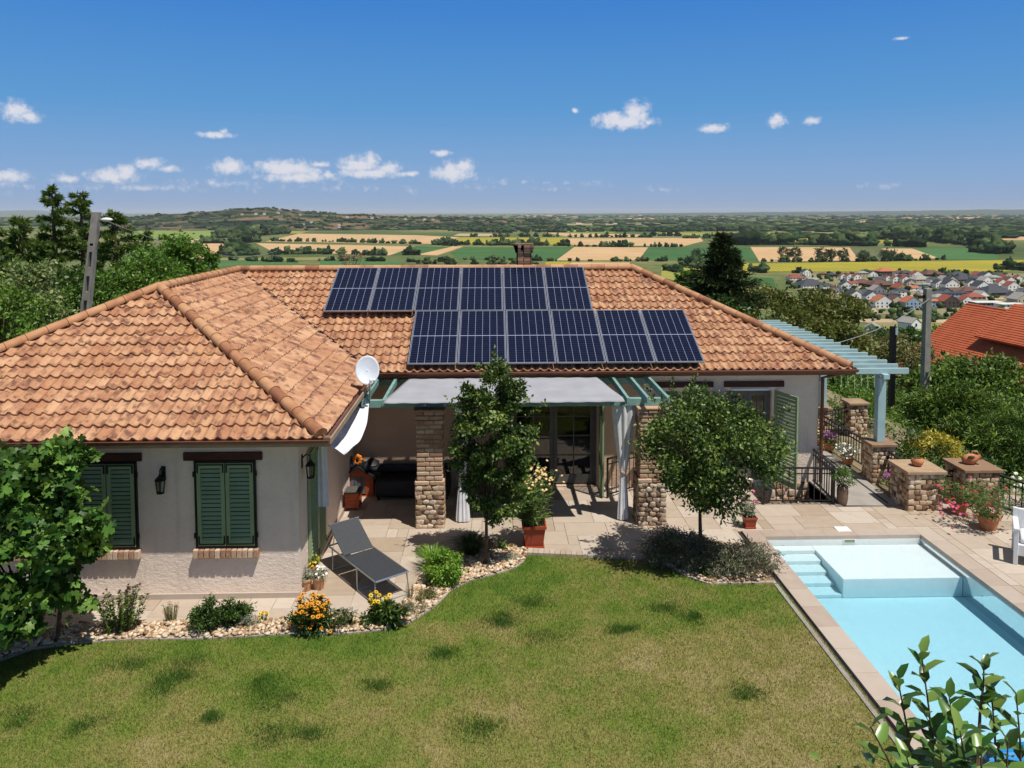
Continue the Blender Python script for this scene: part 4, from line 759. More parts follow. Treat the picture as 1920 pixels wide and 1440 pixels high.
# walls: L plan with openings along the garden front
def wall_x(mb, x0, x1, y, th, z0, z1, holes):              # wall along X, outer face at y
    for a, b, c, d in rects_minus(x0, x1, z0, z1, holes): mb.box(a, y, c, b, y+th, d)
ZT = ZE-.12; XWR, YWF, YM, XH = XE-.5, 12.175, 17.06, XR-.5
D1, D2, D3 = (.42, 2.32, 0, 2.12), (3.85, 4.85, .1, 2.12), (5.22, 6.22, .1, 2.12)
wm = MB(); wall_x(wm, XL+.5, XWR, YWF, .3, -.05, ZT, []); wm.box(XWR-.3, YWF+.3, -.05, XWR, YM+.3, ZT)
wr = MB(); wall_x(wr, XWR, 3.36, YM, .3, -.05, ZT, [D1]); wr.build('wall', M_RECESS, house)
wall_x(wm, 3.36, XH, YM, .3, -.05, ZT, [D2, D3]); wm.box(XH-.3, YM+.3, -2.2, XH, YB-.5, ZT); wm.box(XL+.5, YWF+.3, -1.5, XL+.8, YB-.5, ZT); wm.box(XL+.8, YB-.8, -2, XH-.3, YB-.5, ZT)
wm.box(5.6, YM+.002, -2.2, XH-.3, YM+.3, -.05)
wm.build('wall', M_WALL, house)
M_SOF = pm('soffit', '#a8937c', '#98836d', 4, .8)
sf = MB()
for q in ((XL+.02, YF+.02, XE-.02, YWF), (XWR, YWF, XE-.02, YE+.0), (XE-.02, YE+.02, XR-.02, YM), (XWR, YE, XE-.02, YM), (XH, YM, XR-.02, YB-.02), (XL+.02, YWF, XL+.5, YB-.02), (XL+.5, YB-.5, XH, YB-.02)): sf.box(q[0], q[1], ZT-.02, q[2], q[3], ZT)
sf.build('soffit', M_SOF, house)
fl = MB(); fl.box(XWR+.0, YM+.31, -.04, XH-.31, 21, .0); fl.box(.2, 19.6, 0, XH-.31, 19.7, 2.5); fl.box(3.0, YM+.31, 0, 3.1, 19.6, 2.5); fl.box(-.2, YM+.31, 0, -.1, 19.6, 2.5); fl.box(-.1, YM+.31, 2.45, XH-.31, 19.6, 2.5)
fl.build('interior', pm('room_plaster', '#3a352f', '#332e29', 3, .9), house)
# gutters and fascias
def gutter(p0, p1):
    p0, p1 = Vector(p0), Vector(p1); d = (p1-p0).normalized(); o = d.cross(Vector((0, 0, 1))); mb = MB(); vs = []
    for P_ in (p0, p1):
        for k in range(9):
            t = math.pi*k/8; vs.append(P_ + o*(.065*math.cos(t)) + Vector((0, 0, -.065*math.sin(t))))
        for k in range(9):
            t = math.pi*(8-k)/8; vs.append(P_ + o*(.058*math.cos(t)) + Vector((0, 0, -.058*math.sin(t))))
    n = 18; mb.add(vs, [(k, (k+1) % n, n+(k+1) % n, n+k) for k in range(n)] + [tuple(range(9)), tuple(range(n+8, n-1, -1))], .5)
    mb.tube([p0+o*.065, p1+o*.065], .012, 6); g = mb.build('gutter', M_GUT, house)
    mb = MB(); mb.beam(p0-o*.075+Vector((0, 0, -.05)), p1-o*.075+Vector((0, 0, -.05)), .025, .16); mb.build('fascia', M_SOF if p0.y < 12 else M_GUT, house)
GZ = ZE-.035; e = .045
gutter((XL-.05, YF-e, GZ), (XE+.11, YF-e, GZ)); gutter((XE+e, YF+.03, GZ), (XE+e, YE-.1, GZ)); MB().box(XE+e+.068, YF-.02, GZ-.075, XE+e+.09, YE-.12, GZ+.012).build('fascia', M_SOF, house); gutter((XE+.02, YE-e, GZ), (XR+.1, YE-e, GZ)); gutter((XR+e, YE+.03, GZ), (XR+e, YB+.05, GZ))
mb = MB(); mb.tube([(XR-.05, YE-.02, GZ-.05), (XH+.06, YM-.06, GZ-.28), (XH+.06, YM-.06, .0)], .04, 10); mb.build('downpipe', M_GUT, house)
MB().box(XL+.45, YWF-.035, -.02, XWR+.035, YWF-.001, .085).build('plinth', M_COPE, house); MB().box(XWR+.001, YWF-.001, -.02, XWR+.035, YM-.001, .085).build('plinth', M_COPE, house)
# shutters
def shutter(M, w, h, parent, slats=22, name='shutter', iron=True):
    mb = MB(M); f = .06; mb.box(0, 0, 0, f, .035, h); mb.box(w-f, 0, 0, w, .035, h); mb.box(f, 0, 0, w-f, .035, .08); mb.box(f, 0, h-.08, w-f, .035, h)
    n = slats; pitch = (h-.16)/n
    for k in range(n):
        z = .08+pitch*k; mb.add([(f, .002, z), (w-f, .002, z), (w-f, .026, z+pitch*.66), (f, .026, z+pitch*.66), (f, .010, z-.004), (w-f, .010, z-.004), (w-f, .034, z+pitch*.66-.004), (f, .034, z+pitch*.66-.004)], [(0,1,2,3),(7,6,5,4),(0,4,5,1),(1,5,6,2),(2,6,7,3),(3,7,4,0)], .5)
    o = mb.build(name, M_SHUT, parent)
    if iron:
        for z in (.0, h-.17):
            mb = MB(M); mb.box(.008, -.008, z+.02, .03, -.001, z+.16); mb.box(w-.03, -.008, z+.02, w-.008, -.001, z+.16); zz = z+.02 if z < .1 else z+.138; mb.box(.03, -.008, zz, w-.03, -.001, zz+.02); mb.build('hinge', M_IRON, o)
    return o
def shut_window(x0, x1, z0, z1, y):
    w = (x1-x0-.04)/2; mb = MB()
    for a, b, c, d in ((x0-.025, x0, z0-.025, z1+.025), (x1, x1+.025, z0-.025, z1+.025), (x0, x1, z1, z1+.025), (x0, x1, z0-.025, z0)): mb.box(a, y-.05, c, b, y-.001, d)
    wd = mb.build('window', M_IRON, house)
    MB().box(x0, y-.012, z0, x1, y-.002, z1).build('pane', M_IRON, wd)
    for k in range(2):
        M = Matrix.Translation((x0+.012+k*(w+.016), y-.05, z0+.01)); shutter(M, w, z1-z0-.02, house, 17)
    for zz in (z0+.18, z1-.18): MB().box(x0-.045, y-.06, zz-.04, x0-.02, y-.03, zz+.04).build('shutter_hinge', M_IRON, wd); MB().box(x1+.02, y-.06, zz-.04, x1+.045, y-.03, zz+.04).build('shutter_hinge', M_IRON, wd)
    sb = MB(); n = 12; ww = (x1-x0+.12)/n
    for k in range(n): sb.box(x0-.06+ww*k+.006, y-.11-RR.uniform(0, .008), z0-.165, x0-.06+ww*(k+1)-.006, y-.0005, z0-.03-RR.uniform(0, .006))
    sb.build('sill', M_BRICK, house, bevel=.008)
def lintel(x0, x1, y, z0, z1):
    MB().box(x0, y-.045, z0, x1, y-.0005, z1).build('lintel', M_LINT, house, bevel=.01)
shut_window(-4.62, -3.72, .85, 2.19, YWF); lintel(-4.81, -3.59, YWF, 2.22, 2.35)
shut_window(-6.44, -5.56, .85, 2.19, YWF); lintel(-6.63, -5.45, YWF, 2.22, 2.35); shut_window(-8.2, -7.3, .85, 2.19, YWF); lintel(-8.4, -7.0, YWF, 2.22, 2.35)
lintel(5.14, 6.48, YM, 2.2, 2.33); lintel(3.5, 4.9, YM, 2.2, 2.33); lintel(.3, 2.45, YM, 2.16, 2.29)
# louvred doors on the wing's side wall
Ms = Matrix.Translation((XWR+.045, YWF+.55, .1)) @ Matrix.Rotation(rad(90), 4, 'Z')
for k in range(2): shutter(Ms @ Matrix.Translation((.02+k*.62, 0, 0)), .6, 2.05, house, 26, 'shutter_door')
# french doors
def french(x0, x1, z0, z1, y, nleaf=2, open_=False):
    fr = MB(); t_ = .05
    for a, b, c, d in ((x0, x0+t_, z0, z1), (x1-t_, x1, z0, z1), (x0+t_, x1-t_, z1-t_, z1)): fr.box(a, y+.1, c, b, y+.17, d)
    dr = fr.build('french_door', M_FRAME, house); w = (x1-x0-2*t_)/nleaf
    for k in range(nleaf):
        a = x0+t_+k*w; lf = MB(); s = .085
        lf.box(a+.004, y+.11, z0+.01, a+s, y+.16, z1-t_); lf.box(a+w-s, y+.11, z0+.01, a+w-.004, y+.16, z1-t_); lf.box(a+s, y+.11, z0+.01, a+w-s, y+.16, z0+.2); lf.box(a+s, y+.11, z1-t_-.09, a+w-s, y+.16, z1-t_)
        m = (a+s+a+w-s)/2; lf.box(m-.012, y+.118, z0+.2, m+.012, y+.152, z1-t_-.09)
        for q in range(1, 4): zz = z0+.2+(z1-t_-.29-z0)*q/4; lf.box(a+s, y+.12, zz-.012, m-.012, y+.15, zz+.012); lf.box(m+.012, y+.12, zz-.012, a+w-s, y+.15, zz+.012)
        lf.build('leaf', M_FRAME, dr); MB().box(a+s, y+.131, z0+.2, a+w-s, y+.139, z1-t_-.09).build('pane', M_GLASS, dr)
M_FRAME = pm('door_frame_grey', '#62605a', '#55534e', 4, .5)
french(*D1[:2], .02, D1[3], YM); french(D2[0], D2[1], D2[2], D2[3], YM); french(D3[0], D3[1], D3[2], D3[3], YM)
MB().box(5.30, YM-.03, 2.12, 6.15, YM-.0, 2.165).build('blind_box', M_WHITE, house)
def open_shutter(hx, y, z0, h, w, ang):
    M = Matrix.Translation((hx, y, z0)) @ Matrix.Rotation(ang, 4, 'Z'); shutter(M, w, h, house, 24, 'shutter_door', False)
open_shutter(2.36, YM-.02, .05, 2.05, .78, rad(-92)); open_shutter(.40, YM-.02, .05, 2.05, .78, rad(-95))
open_shutter(6.27, YM-.02, .1, 2.02, .72, rad(-70)); open_shutter(5.18, YM-.02, .1, 2.02, .5, rad(-105)); open_shutter(4.87, YM-.02, .1, 2.02, .5, rad(-80)); open_shutter(3.8, YM-.02, .1, 2.02, .5, rad(-100))
# stairwell by the basement door
mb = MB(); x0, x1, y0, y1 = HOLES[1]
mb.box(x0-.2, y0, -2.2, x0, y1, -.025); mb.box(x1, y0, -2.2, x1+.2, y1, .06); mb.box(x0-.2, y0-.2, -2.2, x1+.2, y0, -.025); mb.box(x0, y0, -2.3, x1, y1, -2.2)
struct('stairwell', mb, M_CONC)
#@@RUBBLE
def rubble_face(mb, o, u, v, n, w, h, s=.13, depth=.03):
    """irregular stones laid over a rectangle: o corner, u/v unit axes, n outward"""
    o, u, v, n = map(np.array, (o, u, v, n)); nx_, ny_ = max(1, round(w/s)), max(1, round(h/(s*.8)))
    V, Fc = ico(2)
    for j in range(ny_):
        sh = RR.uniform(-.4, .4)
        for i in range(nx_+1):
            cx = (i+.5*(j % 2)+RR.uniform(-.16, .16))*w/nx_; cz = (j+.5+RR.uniform(-.16, .16))*h/ny_
            a, b = w/nx_*RR.uniform(.44, .6), h/ny_*RR.uniform(.46, .62)
            cx = min(max(cx, a*.75), w-a*.75); cz = min(max(cz, b*.8), h-b*.8); ph = rng.random(3)*6; t = RR.uniform(-.4, .4)
            sx = np.sign(V[:, 0])*np.abs(V[:, 0])**.42; sy = np.sign(V[:, 1])*np.abs(V[:, 1])**.42
            d = 1+.1*np.sin(V[:, 0]*4+ph[0])+.1*np.sin(V[:, 1]*4+ph[1]); X_ = sx*a*.9*d; Y_ = sy*b*.9*d; X_, Y_ = X_*math.cos(t*.5)-Y_*math.sin(t*.5), Y_*math.cos(t*.5)+X_*math.sin(t*.5)
            X_ = np.clip(cx+X_, -.012, w+.012); Y_ = np.clip(cz+Y_, 0, h); Zd = np.sign(V[:, 2])*np.abs(V[:, 2])**.4*depth*.75*RR.uniform(.7, 1.15)
            P_ = o + X_[:, None]*u + Y_[:, None]*v + Zd[:, None]*n; mb.add(P_.tolist(), Fc.tolist())
def rubble_pier(x0, x1, y0, y1, z0, z1, parent, name='stone_body', s=.15):
    core = MB().box(x0+.015, y0+.015, z0, x1-.015, y1-.015, z1).build(name, M_MORTAR, parent)
    mb = MB(); h = z1-z0
    rubble_face(mb, (x0, y0, z0), (1,0,0), (0,0,1), (0,-1,0), x1-x0, h, s); rubble_face(mb, (x0, y0, z0), (0,1,0), (0,0,1), (-1,0,0), y1-y0, h, s); rubble_face(mb, (x1, y0, z0), (0,1,0), (0,0,1), (1,0,0), y1-y0, h, s); rubble_face(mb, (x0, y1, z0), (1,0,0), (0,0,1), (0,1,0), x1-x0, h, s)
    mb.build('stonework', M_STONE, core, smooth=True); return core
mb = MB(); rubble_face(mb, (HOLES[1][0], YM-.012, -1.6), (1,0,0), (0,0,1), (0,-1,0), 1.48, 1.64, .2); mb.build('foundation_stone', M_STONE, house, smooth=True)
#@@NEXT
# ------------------------------------------------------------------ solar panels
M_SIL = pm('panel_frame', '#a9adb4', None, rough=.4, metal=.5)
def m_cells():
    b = NB('solar_cells'); o = b.pos('obj'); s = b.n('ShaderNodeSeparateXYZ'); b.link(o, s.inputs[0])
    def lines(v, pitch, wid):
        f = b.math('FRACT', b.math('ADD', b.math('DIVIDE', v, pitch), .5)); return b.math('LESS_THAN', b.math('ABSOLUTE', b.math('SUBTRACT', f, .5)), wid/pitch/2)
    u = b.math('SUBTRACT', s.outputs[0], .03); v = b.math('SUBTRACT', s.outputs[1], .03)
    col = lines(u, .1635, .007); mid = b.math('LESS_THAN', b.math('ABSOLUTE', b.math('SUBTRACT', s.outputs[1], 1.045)), .011)
    row = lines(v, .0846, .005); bus = lines(u, .1635/9, .0016)
    base = b.mix(b.mr(b.noise(b.pos('obj', (6, 11, 1)), 1, 2), .3, .7), lin('#0a0e20'), lin('#0e142a'))
    c = b.mix(b.math('MULTIPLY', bus, .18), base, lin('#5a6690')); c = b.mix(b.math('MULTIPLY', row, .4), c, lin('#5f6c90')); c = b.mix(b.math('MAXIMUM', col, mid), c, lin('#8f98b0'))
    return b.fin(b.bsdf(c, .12, 0, .22))
w3 = Vector((0, 1, SL)).normalized(); n3 = Vector((0, -SL, 1)).normalized(); RM = Matrix([[1, 0, 0], [0, w3.y, n3.y], [0, w3.z, n3.z]])
def panel_proto():
    t = thing('solar_panel', 'x', 'solar panel', (0, 0, 0), 'solar panels on the front roof slope'); w, h = 1.04, 2.09
    mb = MB(); f = .014
    for a, b_, c, d in ((0, f, 0, h), (w-f, w, 0, h), (f, w-f, 0, f), (f, w-f, h-f, h)): mb.box(a, c, 0, b_, d, .035)
    mb.build('frame', M_SIL, t); MB().box(f, f, .004, w-f, h-f, .032).build('cell_sheet', m_cells(), t)
    mb = MB(); mb.box(.02, .35, -.09, w-.02, .39, -.001); mb.box(.02, 1.68, -.09, w-.02, 1.72, -.001); mb.build('mounting_rail', M_ALU, t); return t
proto = panel_proto(); s0 = .028
ORD = ['first', 'second', 'third', 'fourth', 'fifth', 'sixth']
for r in range(2):
    for k in range(6):
        o = proto if (r, k) == (0, 0) else copy_tree(proto); x = (-1.785 if r == 0 else -3.945) + 1.06*k; s = s0 + r*2.115
        P = Vector((x, YE, ZE)) + w3*s + n3*.13; o.location = P; o.rotation_euler = RM.to_euler()
        o['label'] = f'dark blue solar panel, {ORD[k]} from the left in the {"upper" if r else "lower"} row'
# ------------------------------------------------------------------ terrace pergola, pillars, awning
def brick_pillar(x0, y0, label):
    w = .5; t = thing('brick_pillar', label, 'pillar', (x0+w/2, y0+w/2, 0), 'brick and stone pillars of the terrace pergola')
    rubble_pier(x0-.01, x0+w+.01, y0-.01, y0+w+.01, -.02, .84, t, 'stone_base', .125)
    co = MB().box(x0+.02, y0+.02, .84, x0+w-.02, y0+w-.02, 2.29).build('mortar_core', M_MORTAR, t); mb = MB(); z = .845; k = 0
    while z < 2.27:
        o = .035 if k == 0 else (.02 if z > 2.02 else 0) + (.02 if z > 2.16 else 0); hgt = .083
        for s in range(4):
            n = 3 if k % 2 else 2; L = w+2*o
            for j in range(n):
                a0, a1 = -o+L*j/n+.007, -o+L*(j+1)/n-.007; d = RR.uniform(-.008, .006); e = o+d
                q = [(x0+a0, y0-e, x0+a1, y0+.03), (x0+w-.03, y0+a0, x0+w+e, y0+a1), (x0+a0, y0+w-.03, x0+a1, y0+w+e), (x0-e, y0+a0, x0+.03, y0+a1)][s]
                mb.box(q[0], q[1], z+RR.uniform(0, .006), q[2], q[3], z+hgt-RR.uniform(.008, .016))
        z += hgt+.008; k += 1
    mb.build('brickwork', M_BRICK, co, bevel=.012); MB().box(x0-.05, y0-.05, 2.285, x0+w+.05, y0+w+.05, 2.315).build('cap', M_BRICK, t, bevel=.008)
brick_pillar(-1.45, 14.83, 'left brick pillar on a rubble stone base, beside the dark bench'); brick_pillar(2.85, 14.83, 'right brick pillar on a rubble stone base, half hidden by the heart shaped tree')
t = thing('terrace_pergola', 'teal painted timber pergola over the terrace in front of the house', 'pergola', (0, 15, 0))
MB().box(-2.63, 14.98, 2.318, 3.42, 15.10, 2.46).build('beam', M_TEAL, t, bevel=.006); MB().box(-2.5, 16.98, 2.30, 3.42, 17.05, 2.44).build('wall_plate', M_TEAL, t)
for k in range(16):
    x = -2.42+.385*k; MB().box(x-.03, 14.62, 2.43, x+.03, 17.02, 2.56).build('rafter', M_TEAL, t, bevel=.005)
n, m = 60, 30; V = []
for j in range(m):
    for i in range(n):
        a, b_ = i/(n-1), j/(m-1); x0 = -2.02+(.27)*b_; x1 = 2.50-.27*b_; x = x0+(x1-x0)*a; y = 14.50+1.95*b_
        ph = (x+2.42)/.385*2*math.pi; z = 2.568 + .004*math.cos(ph) + .004*math.sin(y*5+x*1.3) - (.05*(1-b_/.06) if b_ < .06 else 0); V.append((x, y, z))
o = np_mesh('awning', V, [(j*n+i, j*n+i+1, (j+1)*n+i+1, (j+1)*n+i) for j in range(m-1) for i in range(n-1)], M_SAIL, smooth=True); o.modifiers.new('t', 'SOLIDIFY').thickness = .004
tag(o, 'pale grey fabric awning spread over the pergola rafters', 'awning')
# white cloth slung between wing eave and pergola
n, m = 30, 14; V = []
for j in range(m):
    for i in range(n):
        a, b_ = i/(n-1), j/(m-1); y = 12.36+2.6*a; x = -2.98 + (.62+.10*math.sin(a*3.1))*b_; z = 2.47 - .16*math.sin(math.pi*a)*b_ - .24*(1-a)*b_**2 - .14*math.sin(math.pi*b_)*math.sin(math.pi*min(1, a*1.05)) + .012*math.sin(a*19+b_*4); V.append((x, y, z))
o = np_mesh('hanging_cloth', V, [(j*n+i, j*n+i+1, (j+1)*n+i+1, (j+1)*n+i) for j in range(m-1) for i in range(n-1)], M_CLOTH, smooth=True); o.modifiers.new('t', 'SOLIDIFY').thickness = .004
tag(o, 'white cloth slung under the wing eave beside the satellite dish', 'cloth')
def curtain(name, x, y, z0, z1, wt, wtie, wb, ztie, label, folds=9):
    t = thing(name, label, 'curtain', (x, y, z0)); V = []; N_, Mz = 90, 26
    for j in range(Mz):
        z = z0+(z1-z0)*j/(Mz-1)
        if ztie: q = (z-ztie)/(z1-ztie) if z > ztie else (ztie-z)/(ztie-z0); w = wtie+((wt if z > ztie else wb)-wtie)*min(1, q*1.15)**.8
        else: w = wb+(wt-wb)*j/(Mz-1)
        for i in range(N_):
            ph = 2*math.pi*i/N_; rr = 1+.16*math.cos(folds*ph+z*.7)+.07*math.cos(3*ph+1); V.append((x+w/2*math.cos(ph)*rr, y+w*.3*math.sin(ph)*rr, z))
    np_mesh('fabric', V, [(j*N_+i, j*N_+(i+1) % N_, (j+1)*N_+(i+1) % N_, (j+1)*N_+i) for j in range(Mz-1) for i in range(N_)], M_CLOTH, t, smooth=True)
    if ztie: MB().lathe([(wtie*.56, -.025), (wtie*.6, 0), (wtie*.56, .025)], (x, y, ztie), 20).build('tie_band', pm('tie_rope', '#b59a78', None, rough=.9), t)
curtain('curtain', 2.58, 15.12, .02, 2.31, .40, .10, .20, .95, 'white curtain tied at its waist beside the right brick pillar')
curtain('curtain', -.58, 15.12, .02, 2.31, .26, .10, .24, .9, 'white curtain tied back behind the tall slender tree')
curtain('curtain', -2.96, 13.42, 1.0, 2.4, .16, .1, .22, None, 'short white curtain hanging beside the louvred side door', 6)
# satellite dish
c = Vector((-2.35, 14.75, 3.10)); t = thing('satellite_dish', 'white satellite dish on a short mast above the pergola corner', 'satellite dish', (c.x, 15.0, 2.46))
nrm = Vector((.10, -.86, .34)).normalized(); a = nrm.cross(Vector((0, 0, 1))).normalized(); b_ = a.cross(nrm)*-1; V, fc = [], []
for j in range(9):
    for i in range(32):
        r = j/8; th = 2*math.pi*i/32; V.append(c + a*(.225*r*math.cos(th)) + b_*(.28*r*math.sin(th)) + nrm*(.05*r*r-.05))
fc = [(j*32+i, j*32+(i+1) % 32, (j+1)*32+(i+1) % 32, (j+1)*32+i) for j in range(8) for i in range(32)]
o = np_mesh('reflector', [tuple(v) for v in V], fc, pm('dish_white', '#d5dbe2', '#c6ced8', 5, .4), t, smooth=True); o.modifiers.new('t', 'SOLIDIFY').thickness = .008
MB().tube([(c.x, 15.03, 2.46), (c.x, 15.03, 2.95), tuple(c-nrm*.06)], .02).build('mast', M_ALU, t)
f = c + nrm*.30 - b_*-.0 + Vector((.07, 0, -.27)); MB().tube([tuple(c + Vector((.02, .0, -.26))), tuple(f)], .011, 6).build('feed_arm', M_ALU, t)
mb = MB(); mb.tube([tuple(f), tuple(f-nrm*.10+Vector((0, 0, .05)))], [.03, .034], 10); mb.tube([tuple(f+Vector((.05, .05, 0))), tuple(f-nrm*.08+Vector((.06, .05, .05)))], .024, 10); mb.build('receiver', M_WHITE, t)
# wall lanterns
def lantern(loc, yaw, label):
    t = thing('wall_lantern', label, 'lantern', loc, 'black wall lanterns'); M = Matrix.Translation(loc) @ Matrix.Rotation(yaw, 4, 'Z')
    mb = MB(M); mb.box(-.035, -.012, -.02, .035, -.001, .2); mb.tube([(0, -.012, .14), (0, -.07, .20), (0, -.13, .18), (0, -.14, .10)], .011, 8); mb.build('bracket', M_IRON, t)
    mb = MB(M); mb.lathe([(.012, .12), (.03, .085), (.085, .03), (.088, .02)], (0, -.14, 0), 6); mb.lathe([(.06, -.185), (.066, -.17), (.06, -.16)], (0, -.14, 0), 6)
    for k in range(6): th = 2*math.pi*k/6; mb.tube([(.075*math.cos(th), -.14+.075*math.sin(th), .02), (.056*math.cos(th), -.14+.056*math.sin(th), -.165)], .006, 4)
    mb.build('cage', M_IRON, t); MB(M).lathe([(.066, .015), (.05, -.158)], (0, -.14, 0), 6).build('glass', M_GLASS, t)
lantern((-5.13, YWF, 1.93), 0, 'black wall lantern between the two shuttered windows'); lantern((XWR, 12.42, 2.02), rad(90), 'black wall lantern at the corner of the wing')
# ------------------------------------------------------------------ things on the terrace
# kennel
t = thing('dog_kennel', 'red stained wooden dog kennel with gabled front in the terrace corner', 'kennel', (-2.88, 16.8, 0))
x0, x1, y0, y1, h, rz = -3.2, -2.54, 16.55, 17.0, .42, .64
mb = MB(); M_ = (x0+x1)/2
for (a, b_) in ((x0, x0+.17), (x1-.17, x1)): mb.add([(a,y0,.02),(b_,y0,.02),(b_,y0,h+(rz-h)*(b_-x0)/(M_-x0) if b_ < M_ else h),(a,y0,h if a == x0 else h+(rz-h)*(x1-a)/(x1-M_)),(a,y0+.02,.02),(b_,y0+.02,.02),(b_,y0+.02,h+(rz-h)*(b_-x0)/(M_-x0) if b_ < M_ else h),(a,y0+.02,h if a == x0 else h+(rz-h)*(x1-a)/(x1-M_))], [(0,1,2,3),(7,6,5,4),(0,4,5,1),(1,5,6,2),(2,6,7,3),(3,7,4,0)])
z2 = h+(rz-h)*.17/(M_-x0); mb.add([(x0+.17,y0,.44),(x1-.17,y0,.44),(x1-.17,y0,z2),(M_,y0,rz),(x0+.17,y0,z2),(x0+.17,y0+.02,.44),(x1-.17,y0+.02,.44),(x1-.17,y0+.02,z2),(M_,y0+.02,rz),(x0+.17,y0+.02,z2)], [(0,1,2,3,4),(9,8,7,6,5),(0,5,6,1)])
mb.box(x0, y0+.02, .02, x0+.02, y1, h); mb.box(x1-.02, y0+.02, .02, x1, y1, h); mb.box(x0+.02, y1-.02, .02, x1-.02, y1, h+.1); mb.box(x0, y0, 0, x1, y1, .02); mb.build('body', M_KEN, t)
mb = MB()
for s in (-1, 1): mb.beam((M_-s*.0, (y0+y1)/2-.03, rz+.02), (M_+s*.41, (y0+y1)/2-.03, h-.03), y1-y0+.1, .025, up=(s*.3, 0, 1))
mb.build('roof', M_BLACK, t)
mb = MB()
for k in range(4): mb.box(M_-.155+k*.08, y0+.006, .06, M_-.085+k*.08, y0+.012, .43)
mb.build('door_flap', pm('clear_flap', '#5b5d62', '#6c6e72', 8, .25), t)
t = thing('wooden_chest', 'low reddish wooden chest with dark lid beside the kennel', 'chest', (-3.02, 15.95, 0)); x0, x1, y0, y1 = -3.09+.08, -2.72, 15.76, 16.12
mb = MB()
for k in range(4): z = .05+.075*k; mb.box(x0, y0, z, x1, y1, z+.072)
for x in (x0+.02, x1-.02):
    for y in (y0+.02, y1-.02): mb.box(x-.018, y-.018, -.0, x+.018, y+.018, .05)
mb.build('body', M_KEN, t); MB().box(x0-.015, y0-.015, .353, x1+.015, y1+.015, .38).build('lid', pm('felt_roof', '#57544f', '#4b4844', 9, .85), t, bevel=.006)
t = thing('garden_bag', 'grey and black bag lying on the left kennel roof', 'bag', (-3.1, 16.75, .6)); mb = MB(); mb.blob((-3.08, 16.74, .70), (.17, .2, .14), 3, .22); mb.build('body', pm('bag_black', '#26282c', '#8d9096', 9, .6), t, smooth=True); MB().tube([(-3.2, 16.6, .62), (-3.05, 16.52, .66), (-2.94, 16.6, .74), (-2.95, 16.7, .8)], .014, 6).build('strap', pm('bag_strap', '#8f9196', None), t)
t = thing('black_sack', 'crumpled black sack on the right side of the kennel roof', 'sack', (-2.6, 16.75, .6)); mb = MB(); mb.blob((-2.62, 16.76, .62), (.2, .22, .12), 3, .2); mb.blob((-2.52, 16.75, .57), (.14, .2, .09), 2, .2); mb.build('body', M_BLACK, t, smooth=True)
t = thing('flower_ornament', 'bright orange flower shaped ornament on top of the kennel', 'ornament', (-2.86, 16.6, .68)); mb = MB()
for k in range(9):
    th = 2*math.pi*k/9; mb.blob((-2.88+.065*math.cos(th), 16.58, .80+.075*math.sin(th)), (.045, .03, .048), 2, .08)
mb.build('petals', pm('ornament_orange', '#d9741e', '#e08a2c', 8, .6), t, smooth=True); MB().blob((-2.88, 16.57, .795), (.04, .03, .045), 2, .05).build('centre', M_IRON, t)
t = thing('covered_bench', 'low black covered garden bench against the terrace back wall', 'bench', (-1.95, 16.6, 0)); mb = MB(); mb.box(-2.48, 16.3, .06, -.9, 16.95, .42); mb.box(-2.48, 16.8, .42, -.9, 16.98, .6)
mb.build('cover', M_BLACK, t, bevel=.05)
for x in (-2.4, -.98):
    for y in (16.36, 16.9): MB().box(x-.03, y-.03, 0, x+.03, y+.03, .06).build('leg', M_IRON, t)
t = thing('garden_table', 'low dark table half hidden behind the slender tree', 'table', (.1, 15.9, 0)); MB().box(-.35, 15.55, .36, .75, 16.25, .4).build('tabletop', M_BLACK, t, bevel=.006)
for x in (-.3, .7):
    for y in (15.6, 16.2): MB().box(x-.02, y-.02, 0, x+.02, y+.02, .36).build('leg', M_ALU, t)
# lounger
A, B, C_, D = (Vector(G(*p, .36)) for p in ((706, 1088), (764, 1075), (697, 1027), (647, 1044)))
ax = ((A+B)/2 - (C_+D)/2); ax.z = 0; L = ax.length; ax.normalize(); sd_ = Vector((ax.y, -ax.x, 0)) * -1; hw = .29; o0 = (C_+D)/2
if (B-A).dot(sd_) < 0: sd_ = -sd_
def LP(u, v, z): q = o0 + ax*u + sd_*v; return (q.x, q.y, z)
t = thing('sun_lounger', 'folding sun lounger with grey fabric and aluminium frame on the terrace', 'sun lounger', LP(.2, 0, 0))
zt = .36; bl = .66; ba = rad(33); top = lambda v: LP(-bl*math.cos(ba), v, zt+bl*math.sin(ba))
mb = MB(); mb.tube([LP(L, -hw, zt), LP(-.55, -hw, zt)], .014, 8); mb.tube([LP(L, hw, zt), LP(-.55, hw, zt)], .014, 8); mb.tube([LP(L, -hw, zt), LP(L, hw, zt)], .014, 8); mb.tube([LP(-.55, -hw, zt), LP(-.55, hw, zt)], .014, 8)
mb.tube([LP(0, -hw+.03, zt), top(-hw+.03)], .013, 8); mb.tube([LP(0, hw-.03, zt), top(hw-.03)], .013, 8); mb.tube([top(-hw+.0), top(hw-.0)], .013, 8); mb.tube([LP(-.42, -hw+.02, zt), LP(-.36, -hw+.03, zt+.25)], .009, 6); mb.tube([LP(-.42, hw-.02, zt), LP(-.36, hw-.03, zt+.25)], .009, 6); mb.build('frame', M_ALU, t)
for u in (L-.04, L*.42, -.42):
    mb = MB(); mb.tube([LP(u, -hw+.01, zt), LP(u+.05, -hw-.01, .012), LP(u+.05, hw+.01, .012), LP(u, hw-.01, zt)], .012, 8); mb.build('leg', M_ALU, t)
